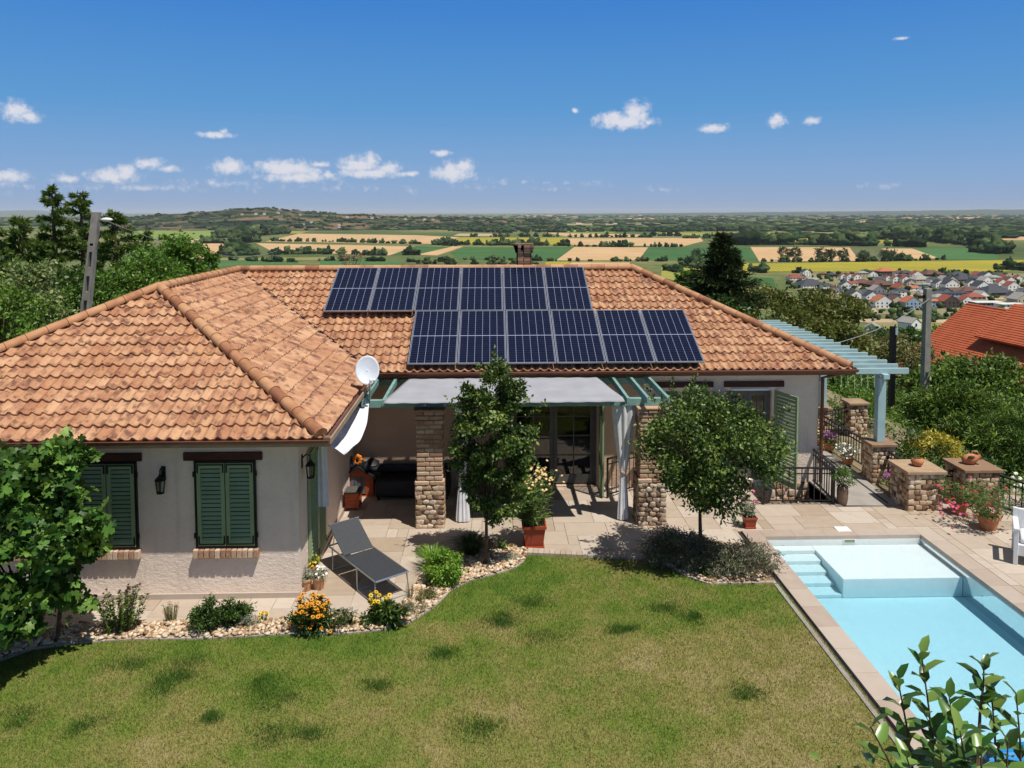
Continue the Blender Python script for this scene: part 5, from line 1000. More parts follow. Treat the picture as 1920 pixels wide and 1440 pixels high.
mb = MB(); e = hw-.02; mb.add([LP(.02, -e, zt+.008), LP(L-.02, -e, zt+.008), LP(L-.02, e, zt+.008), LP(.02, e, zt+.008), LP(.02, -e, zt-.002), LP(L-.02, -e, zt-.002), LP(L-.02, e, zt-.002), LP(.02, e, zt-.002)], [(0,1,2,3),(7,6,5,4),(0,4,5,1),(1,5,6,2),(2,6,7,3),(3,7,4,0)]); mb.build('seat', M_TEXT, t)
nb = Vector((ax.x*math.sin(ba), ax.y*math.sin(ba), math.cos(ba))); q = [Vector(LP(-.0, -e, zt+.01)), Vector(LP(-.0, e, zt+.01)), Vector(top(e)), Vector(top(-e))]
mb = MB(); mb.add([v+nb*.012 for v in q]+[v+nb*.002 for v in q], [(0,1,2,3),(7,6,5,4),(0,4,5,1),(1,5,6,2),(2,6,7,3),(3,7,4,0)]); mb.build('backrest', M_TEXT, t)
# armchair at the right edge
def armchair(P, yaw):
    M = Matrix.Translation(P) @ Matrix.Rotation(yaw, 4, 'Z'); t = thing('garden_armchair', 'white woven garden armchair at the right edge beside the pool', 'armchair', P)
    for x in (0, .66):
        for y in (0, .62): MB(M).box(x, y, 0, x+.07, y+.07, .62 if y == 0 else .8).build('leg', M_WHITE, t, bevel=.008)
    MB(M).box(.02, .02, .16, .71, .67, .36).build('seat', M_WHITE, t, bevel=.015); MB(M).box(.06, .62, .36, .67, .68, .8).build('backrest', M_WHITE, t, bevel=.02)
    for x in (0, .66): MB(M).box(x-.01, -.01, .6, x+.08, .68, .64).build('armrest', M_WHITE, t, bevel=.01)
    MB(M).box(.1, .06, .36, .63, .62, .46).build('cushion', M_CLOTH, t, bevel=.04)
p = G(1903, 1057); armchair((p[0]-.05, p[1]-.02, .0), rad(-32))
# ------------------------------------------------------------------ railings, piers, side pergola
def railing(name, p0, p1, z0, z1, label, posts=(0, 1), pitch=.13, group='dark metal railings', midrail=True):
    p0, p1 = Vector(p0), Vector(p1); t = thing(name, label, 'railing', (p0.x, p0.y, z0), group); d = p1-p0; L = d.length
    def at(f, z): q = p0+d*f; return (q.x, q.y, z)
    for f in posts: MB().beam(at(f, z0), at(f, z1+.01), .04, .04).build('post', M_RAIL, t)
    MB().beam(at(0, z1), at(1, z1), .05, .03).build('handrail', M_RAIL, t); mb = MB(); mb.beam(at(0, z0+.08), at(1, z0+.08), .03, .02)
    if midrail: mb.beam(at(0, z1-.12), at(1, z1-.12), .03, .02)
    mb.build('crossbar', M_RAIL, t); n = max(2, int(L/pitch)); pr_ = None
    for k in range(1, n):
        q = p0+d*(k/n)
        if pr_ is None: pr_ = MB().box(p0.x-.008, p0.y-.008, z0+.08, p0.x+.008, p0.y+.008, z1-.01).build('baluster', M_RAIL, t)
        b = pr_ if k == 1 else pr_.copy()
        if k > 1: COL.objects.link(b)
        b.parent = t; b.location = (q.x-p0.x, q.y-p0.y, 0)
railing('railing', (5.64, 15.84), (7.08, 15.80), 0, .77, 'dark railing along the front of the basement stairwell'); railing('railing', (7.12, 15.86), (7.22, 17.6), 0, .77, 'dark railing along the side of the basement stairwell, next to the concrete path')
railing('railing', (2.45, 16.3), (3.3, 16.9), 0, .85, 'short dark railing behind the right brick pillar and curtain', pitch=.12)
def pier(x0, y0, w, h, label, cap=.07, d=None):
    d = d or w; t = thing('stone_pier', label, 'pier', (x0+w/2, y0+d/2, 0), 'rubble stone piers along the terrace edge'); rubble_pier(x0, x0+w, y0, y0+d, -.3, h, t, 'stone_body', .128)
    MB().box(x0-.06, y0-.06, h, x0+w+.06, y0+d+.06, h+cap).build('cap', M_CAP, t, bevel=.012)
M_CAP = m_rnd('cap_stone', [(0, '#8d7158'), (.5, '#a48a6e'), (1, '#b89d80')], .75, .3, 30, nz=.7, nscale=4)
pier(8.44, 15.38, .70, .76, 'stone pier carrying the round clay pot'); pier(8.55, 17.1, .48, .80, 'stone pier carrying the near blue post'); pier(8.46, 20.2, .45, .84, 'stone pier carrying the far blue post'); pier(9.72, 15.56, .70, .72, 'stone pier carrying the tipped clay jug'); pier(9.75, 20.8, .45, .82, 'distant low stone pier behind the near blue post')
railing('railing', (8.9, 17.1), (8.85, 16.1), 0, .70, 'dark railing from the near blue post to the clay pot pier', (0, 1)); railing('railing', (8.72, 20.2), (8.8, 17.6), 0, .70, 'dark railing between the two blue posts'); railing('railing', (9.14, 15.95), (9.72, 15.98), 0, .62, 'short dark railing between the two piers with clay pots'); railing('railing', (10.42, 15.6), (11.1, 13.6), -.05, .66, 'dark railing sloping away at the right edge behind the red oleander'); railing('railing', (8.95, 20.5), (9.75, 21.0), 0, .72, 'dark railing before the distant low pier')
struct('concrete_path', MB().poly([(7.265, 15.72, .004), (8.44, 15.66, .004), (8.62, 27, .004), (7.265, 27, .004)]), M_CONC)
struct('path_slot', MB().poly([(8.22, 15.8, .008), (8.27, 15.8, .008), (8.33, 27, .008), (8.29, 27, .008)]), pm('channel_dark', '#2a2825'))
struct('path_kerb', MB().box(7.1, 15.7, -.3, 7.265, 17.06, .02), M_CONC)
t = thing('side_pergola', 'pale blue timber pergola along the right side of the house', 'pergola', (8.7, 20, 0))
for y, z0 in ((17.32, .87), (20.42, .91), (24.2, 0)): MB().box(8.70, y-.09, z0, 8.88, y+.09, 2.34).build('post', M_BLUE, t, bevel=.008)
MB().box(8.72, 17.05, 2.34, 8.86, 25.2, 2.45).build('beam', M_BLUE, t, bevel=.006); MB().box(XH+.002, 17.1, 2.30, XH+.06, 25.1, 2.43).build('wall_plate', M_BLUE, t)
for k in range(17):
    y = 17.2+.49*k; MB().box(XH+.065, y-.03, 2.44, 9.37-RR.uniform(0, .03), y+.03, 2.57).build('rafter', M_BLUE, t, bevel=.006)
t = thing('string_light', 'white icicle lights hanging from the blue pergola beam', 'string lights', (8.7, 17.3, 2.3)); mb = MB()
for k in range(9):
    x = 7.5+.15*k; mb.tube([(x, 17.14, 2.42), (x+.01, 17.14, 2.42-RR.uniform(.1, .35))], .006, 4)
mb.build('wire', M_WHITE, t)
# ------------------------------------------------------------------ plants
def stalks(mb, c, n, r, h, rr=.005, lean=.25):
    T = []
    for _ in range(n):
        a = RR.random()*6.28; q = r*math.sqrt(RR.random()); b = Vector((c[0]+q*math.cos(a)*.5, c[1]+q*math.sin(a)*.5, c[2])); hh = h*RR.uniform(.7, 1.05); e = Vector((c[0]+q*math.cos(a)+RR.uniform(-1, 1)*lean*h*.3, c[1]+q*math.sin(a)+RR.uniform(-1, 1)*lean*h*.3, c[2]+hh))
        mb.tube([b, b.lerp(e, .5)+Vector((0, 0, .03*h)), e], [rr, rr*.8, rr*.5], 5); T.append((b, e))
    return T
def stalk_plant(name, label, c, n, r, h, lmat, ls, per, aspect=.3, flower=None, fs=.03, fdens=1, cat='plant', droop=.2, parent=None, group=None, shape='rhomb'):
    t = parent or thing(name, label, cat, c, group); mb = MB(); T = stalks(mb, c, n, r, h); mb.build('stem', M_STEM, t); Cs, Ds = [], []
    for b, e in T:
        for _ in range(per): f = RR.uniform(.1, 1); p = b.lerp(e, f); a = RR.random()*6.28; Cs.append(p[:]); Ds.append((math.cos(a), math.sin(a), RR.uniform(-droop, .8)))
    Cs = np.array(Cs); Ds = np.array(Ds); N_ = np.array([0, 0, 1])+rng.normal(0, .3, Ds.shape); L_ = ls*rng.uniform(.6, 1.2, len(Cs)); leaves('foliage', Cs, Ds, N_, L_, L_*aspect, lmat, t, shape)
    if flower:
        mb = MB(); tips = [e for b, e in T if RR.random() < fdens]; blossoms(tips, fs, flower, t)
    return t
def blossoms(pts, s, mat, t, centre=True, name='blossom'):
    C, D, N_ = [], [], []
    for p in pts:
        nrm = Vector((RR.uniform(-.6, .6), RR.uniform(-.9, .1), 1)).normalized(); a = nrm.orthogonal().normalized(); b = nrm.cross(a); a0 = RR.random()*6
        for k in range(8): th = a0+2*math.pi*k/8; C.append(p[:]); D.append((a*math.cos(th)+b*math.sin(th)+nrm*.15)[:]); N_.append(nrm[:])
    if not C: return
    C, D, N_ = map(np.array, (C, D, N_)); n = len(C); L_ = np.full(n, s); r = rng.random(n)
    if centre: C = np.concatenate([C, C+N_*s*.12]); D = np.concatenate([D, D]); N_ = np.concatenate([N_, N_]); L_ = np.concatenate([L_, L_*.42]); r = np.concatenate([r, r+1.3])
    leaves(name, C, D, N_, L_, L_*.55, mat, t, rnd=r)
def shrub(name, label, c, radii, n, ls, lmat, aspect=.45, clumps=40, sig=.2, flower=None, fs=.03, nf=0, cat='shrub', group=None, lo=.2, parent=None, shape='rhomb', centre=False, droop=.1):
    t = parent or thing(name, label, cat, (c[0], c[1], c[2]-radii[2]), group); K = crown('foliage', c, radii, n, ls, lmat, t, clumps, sig, shape, aspect, lo, droop=droop)
    mb = MB(); b = Vector((c[0], c[1], c[2]-radii[2]*1.0))
    for k in K[:14]: mb.tube([b+Vector((RR.uniform(-.1, .1)*radii[0], RR.uniform(-.1, .1)*radii[1], 0)), b.lerp(Vector(k), .55)+Vector((0, 0, .05*radii[2])), tuple(k)], [.012*radii[2]**.5, .008*radii[2]**.5, .003], 5)
    mb.build('stem', M_BARK, t)
    if flower:
        d = unit(rng.normal(size=(nf, 3))+np.array([0, -.3, .5])); blossoms([Vector(np.array(c)+q*np.array(radii)*RR.uniform(.85, 1.12)) for q in d], fs, flower, t, centre)
    return t
def gz(x, y, z=0): p = G(x, y, z); return (p[0], p[1], z)
stalk_plant('aster_clump', 'tall leafy clump with maroon seed heads at the bed beside the fig', gz(228, 1182), 44, .36, .60, LM['fruit'], .065, 40, .34, P_DRK, .024, .9)
stalk_plant('dry_grass_tuft', 'thin straw coloured grass tuft in the pebble bed', gz(322, 1168), 40, .12, .30, LM['straw'], .05, 3, .12)
c = gz(388, 1182); shrub('garden_shrub', 'dark leafy shrub, left of two in the pebble bed', (c[0], c[1], .19), (.2, .18, .25), 2600, .055, LM['dark'], .4, 34)
c = gz(440, 1174); shrub('garden_shrub', 'dark leafy shrub, right of two in the pebble bed', (c[0], c[1], .18), (.19, .18, .22), 2200, .055, LM['dark'], .4, 34)
c = gz(466, 1178); shrub('grey_shrub', 'small grey green cushion plant near the paving edge', (c[0], c[1], .08), (.16, .12, .1), 700, .03, LM['grey'], .3, 16)
stalk_plant('yellow_flower', 'tiny yellow flowering plant in the pebble bed', gz(492, 1168), 10, .09, .16, LM['lime'], .03, 8, .4, P_YEL, .03)
stalk_plant('coneflower_clump', 'big clump of orange yellow coneflowers at the lawn edge', gz(585, 1180), 62, .28, .43, LM['fruit'], .08, 26, .3, P_ORA, .042, .95)
c = gz(585, 1180); shrub('leafy_plant', 'low dark foliage skirting the big coneflower clump', (c[0]+.02, c[1]-.03, .13), (.36, .22, .16), 1500, .07, LM['dark'], .3, 30, flower=P_ORA, fs=.035, nf=14, cat='plant', centre=True)
stalk_plant('spiky_plant', 'young plant with upright green spikes between coneflower clumps', gz(655, 1176), 14, .14, .28, LM['fruit'], .05, 22, .35)
stalk_plant('coneflower_clump', 'smaller clump of yellow coneflowers below the lounger foot', gz(712, 1166), 22, .16, .42, LM['olive'], .06, 14, .3, P_YEL, .04, .8)
c = gz(722, 1172); shrub('garden_shrub', 'broad leafy green shrub in front of the smaller coneflowers', (c[0]+.05, c[1], .16), (.30, .2, .19), 1300, .085, LM['fruit'], .4, 24)
c = gz(772, 1150); shrub('sedum_cushion', 'reddish sedum cushion at the bend of the pebble bed', (c[0], c[1], .06), (.24, .14, .09), 900, .03, LM['laven'], .5, 18)
stalk_plant('dry_grass_tuft', 'bare brown twigs beside the lounger shadow', gz(768, 1125), 14, .08, .26, LM['straw'], .03, 3, .2)
c = gz(800, 1128); shrub('low_shrub', 'low reddish ground cover beside the round shrub', (c[0], c[1], .06), (.22, .16, .09), 900, .035, LM['dry'], .45, 18)
c = gz(830, 1100); shrub('round_shrub', 'dense round lime green shrub beside the pebble bed', (c[0], c[1]+.1, .25), (.31, .29, .27), 4200, .05, LM['lime'], .55, 70, .14, lo=.5)
def grass_tuft(label, c, n, r, h, mat, name='ornamental_grass'):
    t = thing(name, label, 'ornamental grass', c); a = rng.random(n)*6.28; q = r*.25*np.sqrt(rng.random(n)); b = np.stack([c[0]+q*np.cos(a), c[1]+q*np.sin(a), np.full(n, c[2])], -1); o = np.stack([np.cos(a), np.sin(a), np.zeros(n)], -1)
    hh = h*rng.uniform(.6, 1.1, n); sp = r*rng.uniform(.3, 1.1, n); sd = np.stack([-np.sin(a), np.cos(a), np.zeros(n)], -1)*.006; V = []
    for f, w in ((0, 1), (.35, .9), (.7, .7), (1, .1)):
        p = b + o*(sp*f**1.6)[:, None]; p[:, 2] += hh*(f - .45*f**3)*1.25; V += [p-sd*w, p+sd*w]
    V = np.stack(V, 1); Fq = np.array([(0,1,3,2),(2,3,5,4),(4,5,7,6)]); np_mesh('blades', V.reshape(-1, 3), (np.arange(n)[:, None, None]*8+Fq[None]).reshape(-1, 4), mat, t, np.repeat(rng.random(n), 3)); return t
grass_tuft('lime green grass tuft arching behind the round shrub', gz(812, 1068), 260, .35, .50, LM['lime']); grass_tuft('dark arching grass clump left of the slender tree trunk', gz(884, 1042), 500, .42, .45, LM['dark'])
stalk_plant('garden_plant', 'small bright green plant right of the slender tree trunk', gz(942, 1032), 8, .1, .2, LM['lime'], .07, 9, .5); c = gz(958, 1052); shrub('grey_shrub', 'small grey green tuft in the round end of the pebble bed', (c[0], c[1], .07), (.15, .12, .09), 600, .04, LM['grey'], .2, 14)
c = gz(1272, 1062); shrub('lavender', 'large dusky lavender mound left of the heart shaped tree', (c[0]+.05, c[1]+.1, .25), (.54, .42, .30), 5200, .085, LM['laven'], .13, 60, .17, P_DRK, .02, 90)
c = gz(1395, 1078); shrub('lavender', 'spreading grey green lavender right of the heart shaped tree', (c[0], c[1]+.1, .22), (.60, .36, .27), 4800, .085, LM['laven'], .13, 60, .17, P_DRK, .018, 70)
c = gz(1322, 1078); shrub('low_shrub', 'small green cushion plant at the foot of the heart shaped tree', (c[0], c[1], .08), (.16, .13, .1), 600, .04, LM['olive'], .4, 14)
# potted plants
def round_pot(c, r, h, mat, t, rim=1.12, soil=True):
    MB().lathe([(r*.72, 0), (r*.9, h*.55), (r, h*.84), (r*rim, h*.85), (r*rim, h), (r*.92, h), (r*.88, h*.86), (0.001, h*.86)], c, 24, cap=False).build('pot', mat, t, smooth=False)
    MB().lathe([(.001, h*.87), (r*.88, h*.87)], c, 16, cap=False).build('soil', M_SOIL, t)
def square_pot(c, w, h, mat, t):
    mb = MB()
    def ring(a, z): return [(c[0]-a, c[1]-a, z), (c[0]+a, c[1]-a, z), (c[0]+a, c[1]+a, z), (c[0]-a, c[1]+a, z)]
    Rr = [ring(w*.36, .03), ring(w*.45, h*.86), ring(w*.5, h*.87), ring(w*.5, h), ring(w*.44, h), ring(w*.42, h*.88)]; vs = sum(Rr, []); fs = [(i*4+k, i*4+(k+1) % 4, (i+1)*4+(k+1) % 4, (i+1)*4+k) for i in range(5) for k in range(4)]
    mb.add(vs, fs + [(20, 21, 22, 23)][::1]); mb.build('pot', mat, t); MB().box(c[0]-w*.42, c[1]-w*.42, 0, c[0]+w*.42, c[1]+w*.42, .035).build('saucer', mat, t, bevel=.006); MB().box(c[0]-w*.41, c[1]-w*.41, h*.8, c[0]+w*.41, c[1]+w*.41, h*.9).build('soil', M_SOIL, t)
for (x, y, fl, lb) in ((574, 1106, None, 'small terracotta pot with green plant, front left of three by the wing corner'), (598, 1103, P_WHI, 'small terracotta pot with white flowers, front right of three by the wing corner'), (586, 1084, P_YEL, 'terracotta pot with yellow flowers, hindmost of three by the wing corner')):
    c = gz(x, y); t = thing('potted_flower', lb, 'potted plant', c, 'terracotta pots by the wing corner'); hgt = .2 if y > 1090 else .24; round_pot(c, .10, hgt, M_TERP, t)
    shrub('', '', (c[0], c[1], hgt+.06), (.12, .12, .09), 420, .035, LM['grey'] if y > 1090 else LM['olive'], .4, 14, .25, fl, .026, 22 if fl else 0, parent=t)
c = gz(1002, 1030); c = (c[0], c[1]+.2, 0); t = thing('potted_oleander', 'tall cream flowered oleander in a large square terracotta planter', 'potted plant', c); square_pot(c, .44, .42, M_PLASTERRA, t)
stalk_plant('', '', (c[0], c[1], .38), 46, .42, .95, LM['olive'], .13, 34, .17, parent=t); blossoms([Vector((c[0]+RR.gauss(.04, .22), c[1]+RR.gauss(-.08, .2), 1.38+RR.gauss(-.06, .12))) for _ in range(75)], .028, P_CRM, t, False)
c = gz(1408, 992); c = (c[0], c[1]+.1, 0); t = thing('potted_geranium', 'pink flowering plant in a small square terracotta planter by the pool corner', 'potted plant', c); square_pot(c, .25, .22, M_PLASTERRA, t); stalk_plant('', '', (c[0], c[1], .2), 16, .2, .32, LM['grey'], .08, 16, .3, P_PINK, .04, .5, parent=t)
blossoms([Vector((c[0]+.08, c[1]+.05, .68))]*3, .045, P_PINK, t, False)
c = (7.27, 15.78, 0); t = thing('potted_shrub', 'bushy green plant in a tall brown jar at the railing corner', 'potted plant', c); MB().lathe([(.085, 0), (.11, .12), (.115, .3), (.10, .40), (.09, .40), (.085, .36), (.001, .36)], c, 20, cap=False).build('pot', pm('brown_jar', '#7d6654', '#6a5545', 6, .5), t, smooth=True); shrub('', '', (c[0], c[1], .58), (.19, .19, .22), 900, .06, LM['olive'], .35, 24, parent=t)
c = gz(1860, 996); c = (c[0], c[1]+.12, 0); t = thing('potted_oleander', 'red flowered oleander in a wide round terracotta pot near the armchair', 'potted plant', c); round_pot(c, .19, .27, M_TERRA, t); stalk_plant('', '', (c[0], c[1], .24), 34, .62, .62, LM['olive'], .12, 22, .16, parent=t, droop=.5)
blossoms([Vector((c[0]+RR.gauss(-.1, .45), c[1]+RR.gauss(-.1, .3), .55+RR.gauss(0, .2))) for _ in range(45)], .035, P_RED, t, False)
c = (8.95, 15.05, 0); t = thing('potted_oleander', 'red flowered oleander leaning before the clay pot pier', 'potted plant', (9.35, 15.2, 0)); round_pot((9.4, 15.25, 0), .17, .24, M_TERRA, t); stalk_plant('', '', (9.35, 15.2, .2), 24, .5, .55, LM['olive'], .12, 20, .16, parent=t, droop=.6)
blossoms([Vector((9.2+RR.gauss(0, .32), 15.0+RR.gauss(-.1, .2), .42+RR.gauss(0, .2))) for _ in range(30)], .035, P_RED, t, False); blossoms([Vector((8.95+RR.gauss(0, .1), 14.85+RR.gauss(-.1, .1), .3+RR.gauss(0, .06))) for _ in range(14)], .035, P_PINK, t, False)
for (c, fl, lb, s) in (((8.72, 16.42, 0), P_PUR, 'terracotta trough of purple petunias between blue post and clay pot pier', .2), ((8.58, 18.4, 0), P_WHI, 'pot of white and pink flowers beside the concrete path', .24), ((8.62, 19.5, 0), P_PUR, 'pot of violet flowers behind the railing of the path', .17), ((8.45, 19.95, 0), P_CRM, 'pot of yellow orange flowers at the far end of the path', .2)):
    t = thing('potted_flower', lb, 'potted plant', c, 'flower pots along the concrete path'); round_pot(c, .15, .2, M_TERRA, t); shrub('', '', (c[0], c[1], .3), (s*1.15, s*1.4, .17), 700, .05, LM['grey'] if fl is P_WHI else LM['olive'], .35, 22, .25, fl, .03, 46, parent=t)
c = (10.75, 14.9, 0); shrub('flower_bush', 'white flowered bush behind the sloping railing at the right edge', (11.15, 15.2, .45), (.5, .7, .3), 2200, .06, LM['hedge'], .4, 40, .2, P_WHI, .05, 110)
# clay pots on the piers
t = thing('clay_pot', 'round clay pot with a green plant on the left stone pier', 'clay pot', (8.78, 15.72, .83)); MB().lathe([(.05, 0), (.10, .035), (.125, .09), (.11, .14), (.075, .165), (.07, .165), (.1, .13), (.001, .1)], (8.78, 15.7, .83), 22, cap=False).build('pot', M_TERRA, t, smooth=True); shrub('', '', (8.78, 15.68, .99), (.07, .07, .04), 130, .03, LM['fruit'], .5, 8, parent=t)
t = thing('clay_jug', 'tipped over clay jug with a handle on the right stone pier', 'clay jug', (10.1, 15.9, .79)); M = Matrix.Translation((10.02, 15.9, .90)) @ Matrix.Rotation(rad(-15), 4, 'Z') @ Matrix.Rotation(rad(74), 4, 'Y')
mb = MB(M); mb.lathe([(.001, -.16), (.06, -.16), (.10, -.09), (.115, 0), (.10, .07), (.06, .13), (.05, .17), (.065, .2)], (0, 0, 0), 22, cap=False); mb.build('body', M_TERRA, t, smooth=True); mb = MB(M); mb.tube([(-.06, 0, .17), (-.12, 0, .16), (-.15, 0, .08), (-.1, 0, .03)], .014, 8); mb.build('handle', M_TERRA, t, smooth=True); mb = MB(M); mb.lathe([(.001, -.0), (.08, -.0)], (.09, 0, 0), 10, cap=False); MB().blob((9.99, 15.82, .965), (.07, .05, .025), 2, .15).build('opening', M_SOIL, t)
# ------------------------------------------------------------------ garden trees
def leafy_tree(name, label, base, fork, c, radii, n, ls, lmat, r0, clumps, sig, aspect=.6, cat='tree', profile=None, extra=None, group=None, shape='rhomb', lo=.35, nl=14, pts=None):
    t = thing(name, label, cat, base, group); K = crown('crown', c, radii, n, ls, lmat, t, clumps, sig, shape, aspect, lo, profile, pts=pts, extra=extra)
    mb = MB(); limbs(mb, base, fork, K, r0, nl); mb.build('trunk', M_BARK, t, smooth=True)
    return t
leafy_tree('garden_tree', 'tall slender leafy tree standing in the pebble bed before the pergola', (-.13, 13.19, -.02), (-.1, 13.2, 1.0), (.02, 13.2, 2.12), (.74, .68, 1.28), 20000, .07, LM['fruit'], .035, 140, .085, profile=lambda z: 1.05-.45*max(0, z)**1.5-.25*max(0, -z),
    extra=[((.02, 13.2, 3.2), (.05, 13.2, 3.74), 70), ((-.1, 13.2, 3.1), (-.25, 13.1, 3.52), 40), ((.3, 13.2, 2.95), (.62, 13.15, 3.3), 45), ((.2, 13.2, 3.1), (.3, 13.1, 3.45), 30), ((-.55, 13.2, 2.6), (-.75, 13.1, 2.95), 30), ((.6, 13.2, 2.6), (.93, 13.1, 2.85), 40), ((.55, 13.2, 2.3), (.85, 13.1, 2.45), 30)])
lobes = [((-.42, 0, .22), (.52, .75, .70), 48), ((.42, -.05, .30), (.50, .75, .50), 40), ((.0, .1, .55), (.45, .6, .38), 16), ((.0, 0, -.42), (.52, .7, .50), 36), ((.72, -.1, .02), (.28, .4, .3), 14), ((-.2, -.3, -.1), (.4, .5, .5), 16)]
HEART = np.concatenate([np.array(o)+sphere_pts(k, .45)*np.array(r)*rng.uniform(.75, 1.1, (k, 1)) for o, r, k in lobes])
leafy_tree('garden_tree', 'heart shaped broad leafy tree standing in the lavender bed', (3.62, 13.28, -.02), (3.62, 13.3, .85), (3.70, 13.08, 1.92), (1.22, 1.3, 1.10), 23000, .07, LM['fruit'], .042, 170, .085, pts=HEART,
    extra=[((3.4, 13.2, 2.9), (3.5, 13.2, 3.28), 45), ((3.9, 13.2, 2.8), (4.15, 13.2, 2.95), 40), ((2.8, 13.2, 2.8), (2.65, 13.2, 3.1), 40), ((4.7, 13.2, 2.4), (5.1, 13.1, 2.75), 40), ((4.8, 13.2, 2.0), (5.2, 13.1, 2.1), 30), ((3.1, 13.2, 2.9), (3.05, 13.2, 3.22), 40)])
leafy_tree('fig_tree', 'large leaved fig bush spreading before the left end of the house', (-6.5, 11.0, -.02), (-6.55, 11.0, .35), (-6.63, 10.45, 1.60), (1.18, 1.0, 1.36), 3900, .14, LM['fig'], .05, 90, .10, 1.0, cat='fig', shape='fig', lo=.4, nl=26)
t = thing('fig_tree', 'narrow upright fig stem with big leaves before the shuttered window', 'fig', (-6.05, 10.95, 0)); K = crown('crown', (-5.98, 10.85, 1.75), (.48, .4, 1.38), 1050, .135, LM['fig'], t, 44, .14, 'fig', 1.0, .2); mb = MB(); limbs(mb, (-6.2, 11, 0), (-6.02, 10.9, 1.0), K, .035, 12); mb.build('trunk', M_BARK, t)
# apple shoots reaching into the lower right corner
t = thing('apple_tree', 'young apple tree whose leafy shoots rise in the lower right corner', 'tree', (2.05, 3.1, 0)); mb = MB(); root = Vector((2.05, 3.15, 3.0)); mb.tube([(2.05, 3.1, -.05), (2.03, 3.12, 1.5), root], [.055, .045, .035], 9); C, D, N_, SZ = [], [], [], []
for (tx, ty, bx, by, yy, k) in ((1727, 1222, 1752, 1440, 3.35, 19), (1683, 1272, 1712, 1450, 3.3, 15), (1845, 1243, 1838, 1330, 3.45, 12), (1858, 1290, 1868, 1460, 3.5, 20), (1780, 1308, 1800, 1470, 3.2, 17), (1632, 1362, 1690, 1480, 3.1, 8), (1905, 1300, 1915, 1470, 3.4, 9), (1800, 1370, 1815, 1500, 3.0, 10), (1760, 1390, 1770, 1500, 3.0, 8), (1890, 1390, 1880, 1500, 3.1, 9), (1700, 1420, 1720, 1500, 3.05, 6), (1840, 1400, 1835, 1500, 2.95, 9), (1740, 1350, 1775, 1480, 3.25, 8)):
    P1 = Vector(GY(tx, ty, yy)); P0 = Vector(GY(bx, by, yy)); mb.tube([root, root.lerp(P0, .6)+Vector((0, 0, -.08)), P0, P0.lerp(P1, .5)+Vector((.006, 0, 0)), P1], [.02, .012, .006, .0045, .003], 6); a0 = RR.random()*6
    for q in range(k):
        f = q/(k-1)*.97+.03*RR.random(); a = a0+q*2.4; p = P0.lerp(P1, f); e = .35+1.1*f**4; C.append(p[:]); D.append((math.cos(a), math.sin(a)*.8, e)); N_.append((-math.cos(a)*e, -math.sin(a)*e, 1)); SZ.append((.115+.04*RR.random())*(1-.3*f))
leaves('crown', np.array(C), np.array(D), np.array(N_), np.array(SZ), np.array(SZ)*.52, LM['apple'], t, 'leaf'); crown('low_foliage', (2.05, 3.05, 3.28), (.62, .45, .36), 520, .11, LM['apple'], t, 30, .25, 'leaf', .5, .2); mb.build('trunk', M_BARK, t)
# ------------------------------------------------------------------ trees round the plot
def btree(name, label, cx, cy, rx, ry, Yd, n, ls, lmat, clumps=70, sig=.13, aspect=.6, cat='tree', ryd=None, profile=None, lo=.45, group=None, shape='rhomb', base=None):
    c = GY(cx, cy, Yd); k = Yd/F; R_ = (rx*k, (ryd or rx)*k, ry*k); zb = base if base is not None else float(tz(np.array(c[0]), np.array(c[1])))-.3
    zb = min(zb, c[2]-R_[2]*.9); fork = (c[0], c[1], max(zb+.3, c[2]-R_[2]*.75))
    return leafy_tree(name, label, (c[0], c[1], zb), fork, c, R_, n, ls, lmat, max(.05, .045*R_[2]), clumps, sig, aspect, cat, profile, group=group, shape=shape, lo=lo, nl=18)
def conifer(name, label, ax_, ay, base_y, rx, Yd, n, ls, lmat, whorls=14, aspect=.16, tiers=7, irregular=.2, power=1.0, cat='conifer', top=.04, jit=1.0):
    P = GY(ax_, ay, Yd); B = GY(ax_, base_y, Yd); h = P[2]-B[2]; R_ = rx*Yd/F; zb = min(float(tz(np.array(P[0]), np.array(P[1])))-.3, B[2]); t = thing(name, label, cat, (P[0], P[1], zb)); mb = MB(); mb.tube([(P[0], P[1], zb), (P[0]+.05, P[1], B[2]+h*.5), (P[0], P[1], P[2]-.1)], [.03*h+.04, .018*h, .02], 8)
    C, D = [], []
    for w in range(whorls):
        for b in range(tiers):
            f = (w+RR.random())/whorls; z = P[2]-h*(top*.3+f*(1-top*.3)); rr = R_*(f**power)*RR.uniform(1-irregular, 1+irregular*.6) + .05*R_
            a = 2*math.pi*(b+RR.random()*.8)/tiers; q = rr*RR.uniform(.65, 1.1); e = Vector((P[0]+q*math.cos(a), P[1]+q*math.sin(a), z+RR.uniform(-.15, .35)*q*.5)); s = Vector((P[0], P[1], z-q*.05)); mb.tube([s, e], [.012*h*.4+.01, .006], 4); m = max(3, int(n/whorls/tiers*(q/R_+.25)*1.4))
            for _ in range(m):
                g = RR.random()**(.6 if jit == 1 else .45); p = s.lerp(e, g); jj = (.10*rr+.05)*(1-.4*g)*jit; C.append((p.x+RR.gauss(0, jj), p.y+RR.gauss(0, jj), p.z+RR.gauss(0, jj*.55))); D.append((math.cos(a)+RR.gauss(0, .6), math.sin(a)+RR.gauss(0, .6), RR.gauss(.25, .5)))
    C = np.array(C); D = np.array(D); L_ = ls*rng.uniform(.6, 1.3, len(C)); leaves('crown', C, D, rng.normal(0, .5, D.shape)+np.array([0, 0, 1]), L_, L_*aspect*2, lmat, t); mb.build('trunk', M_BARK, t); return t
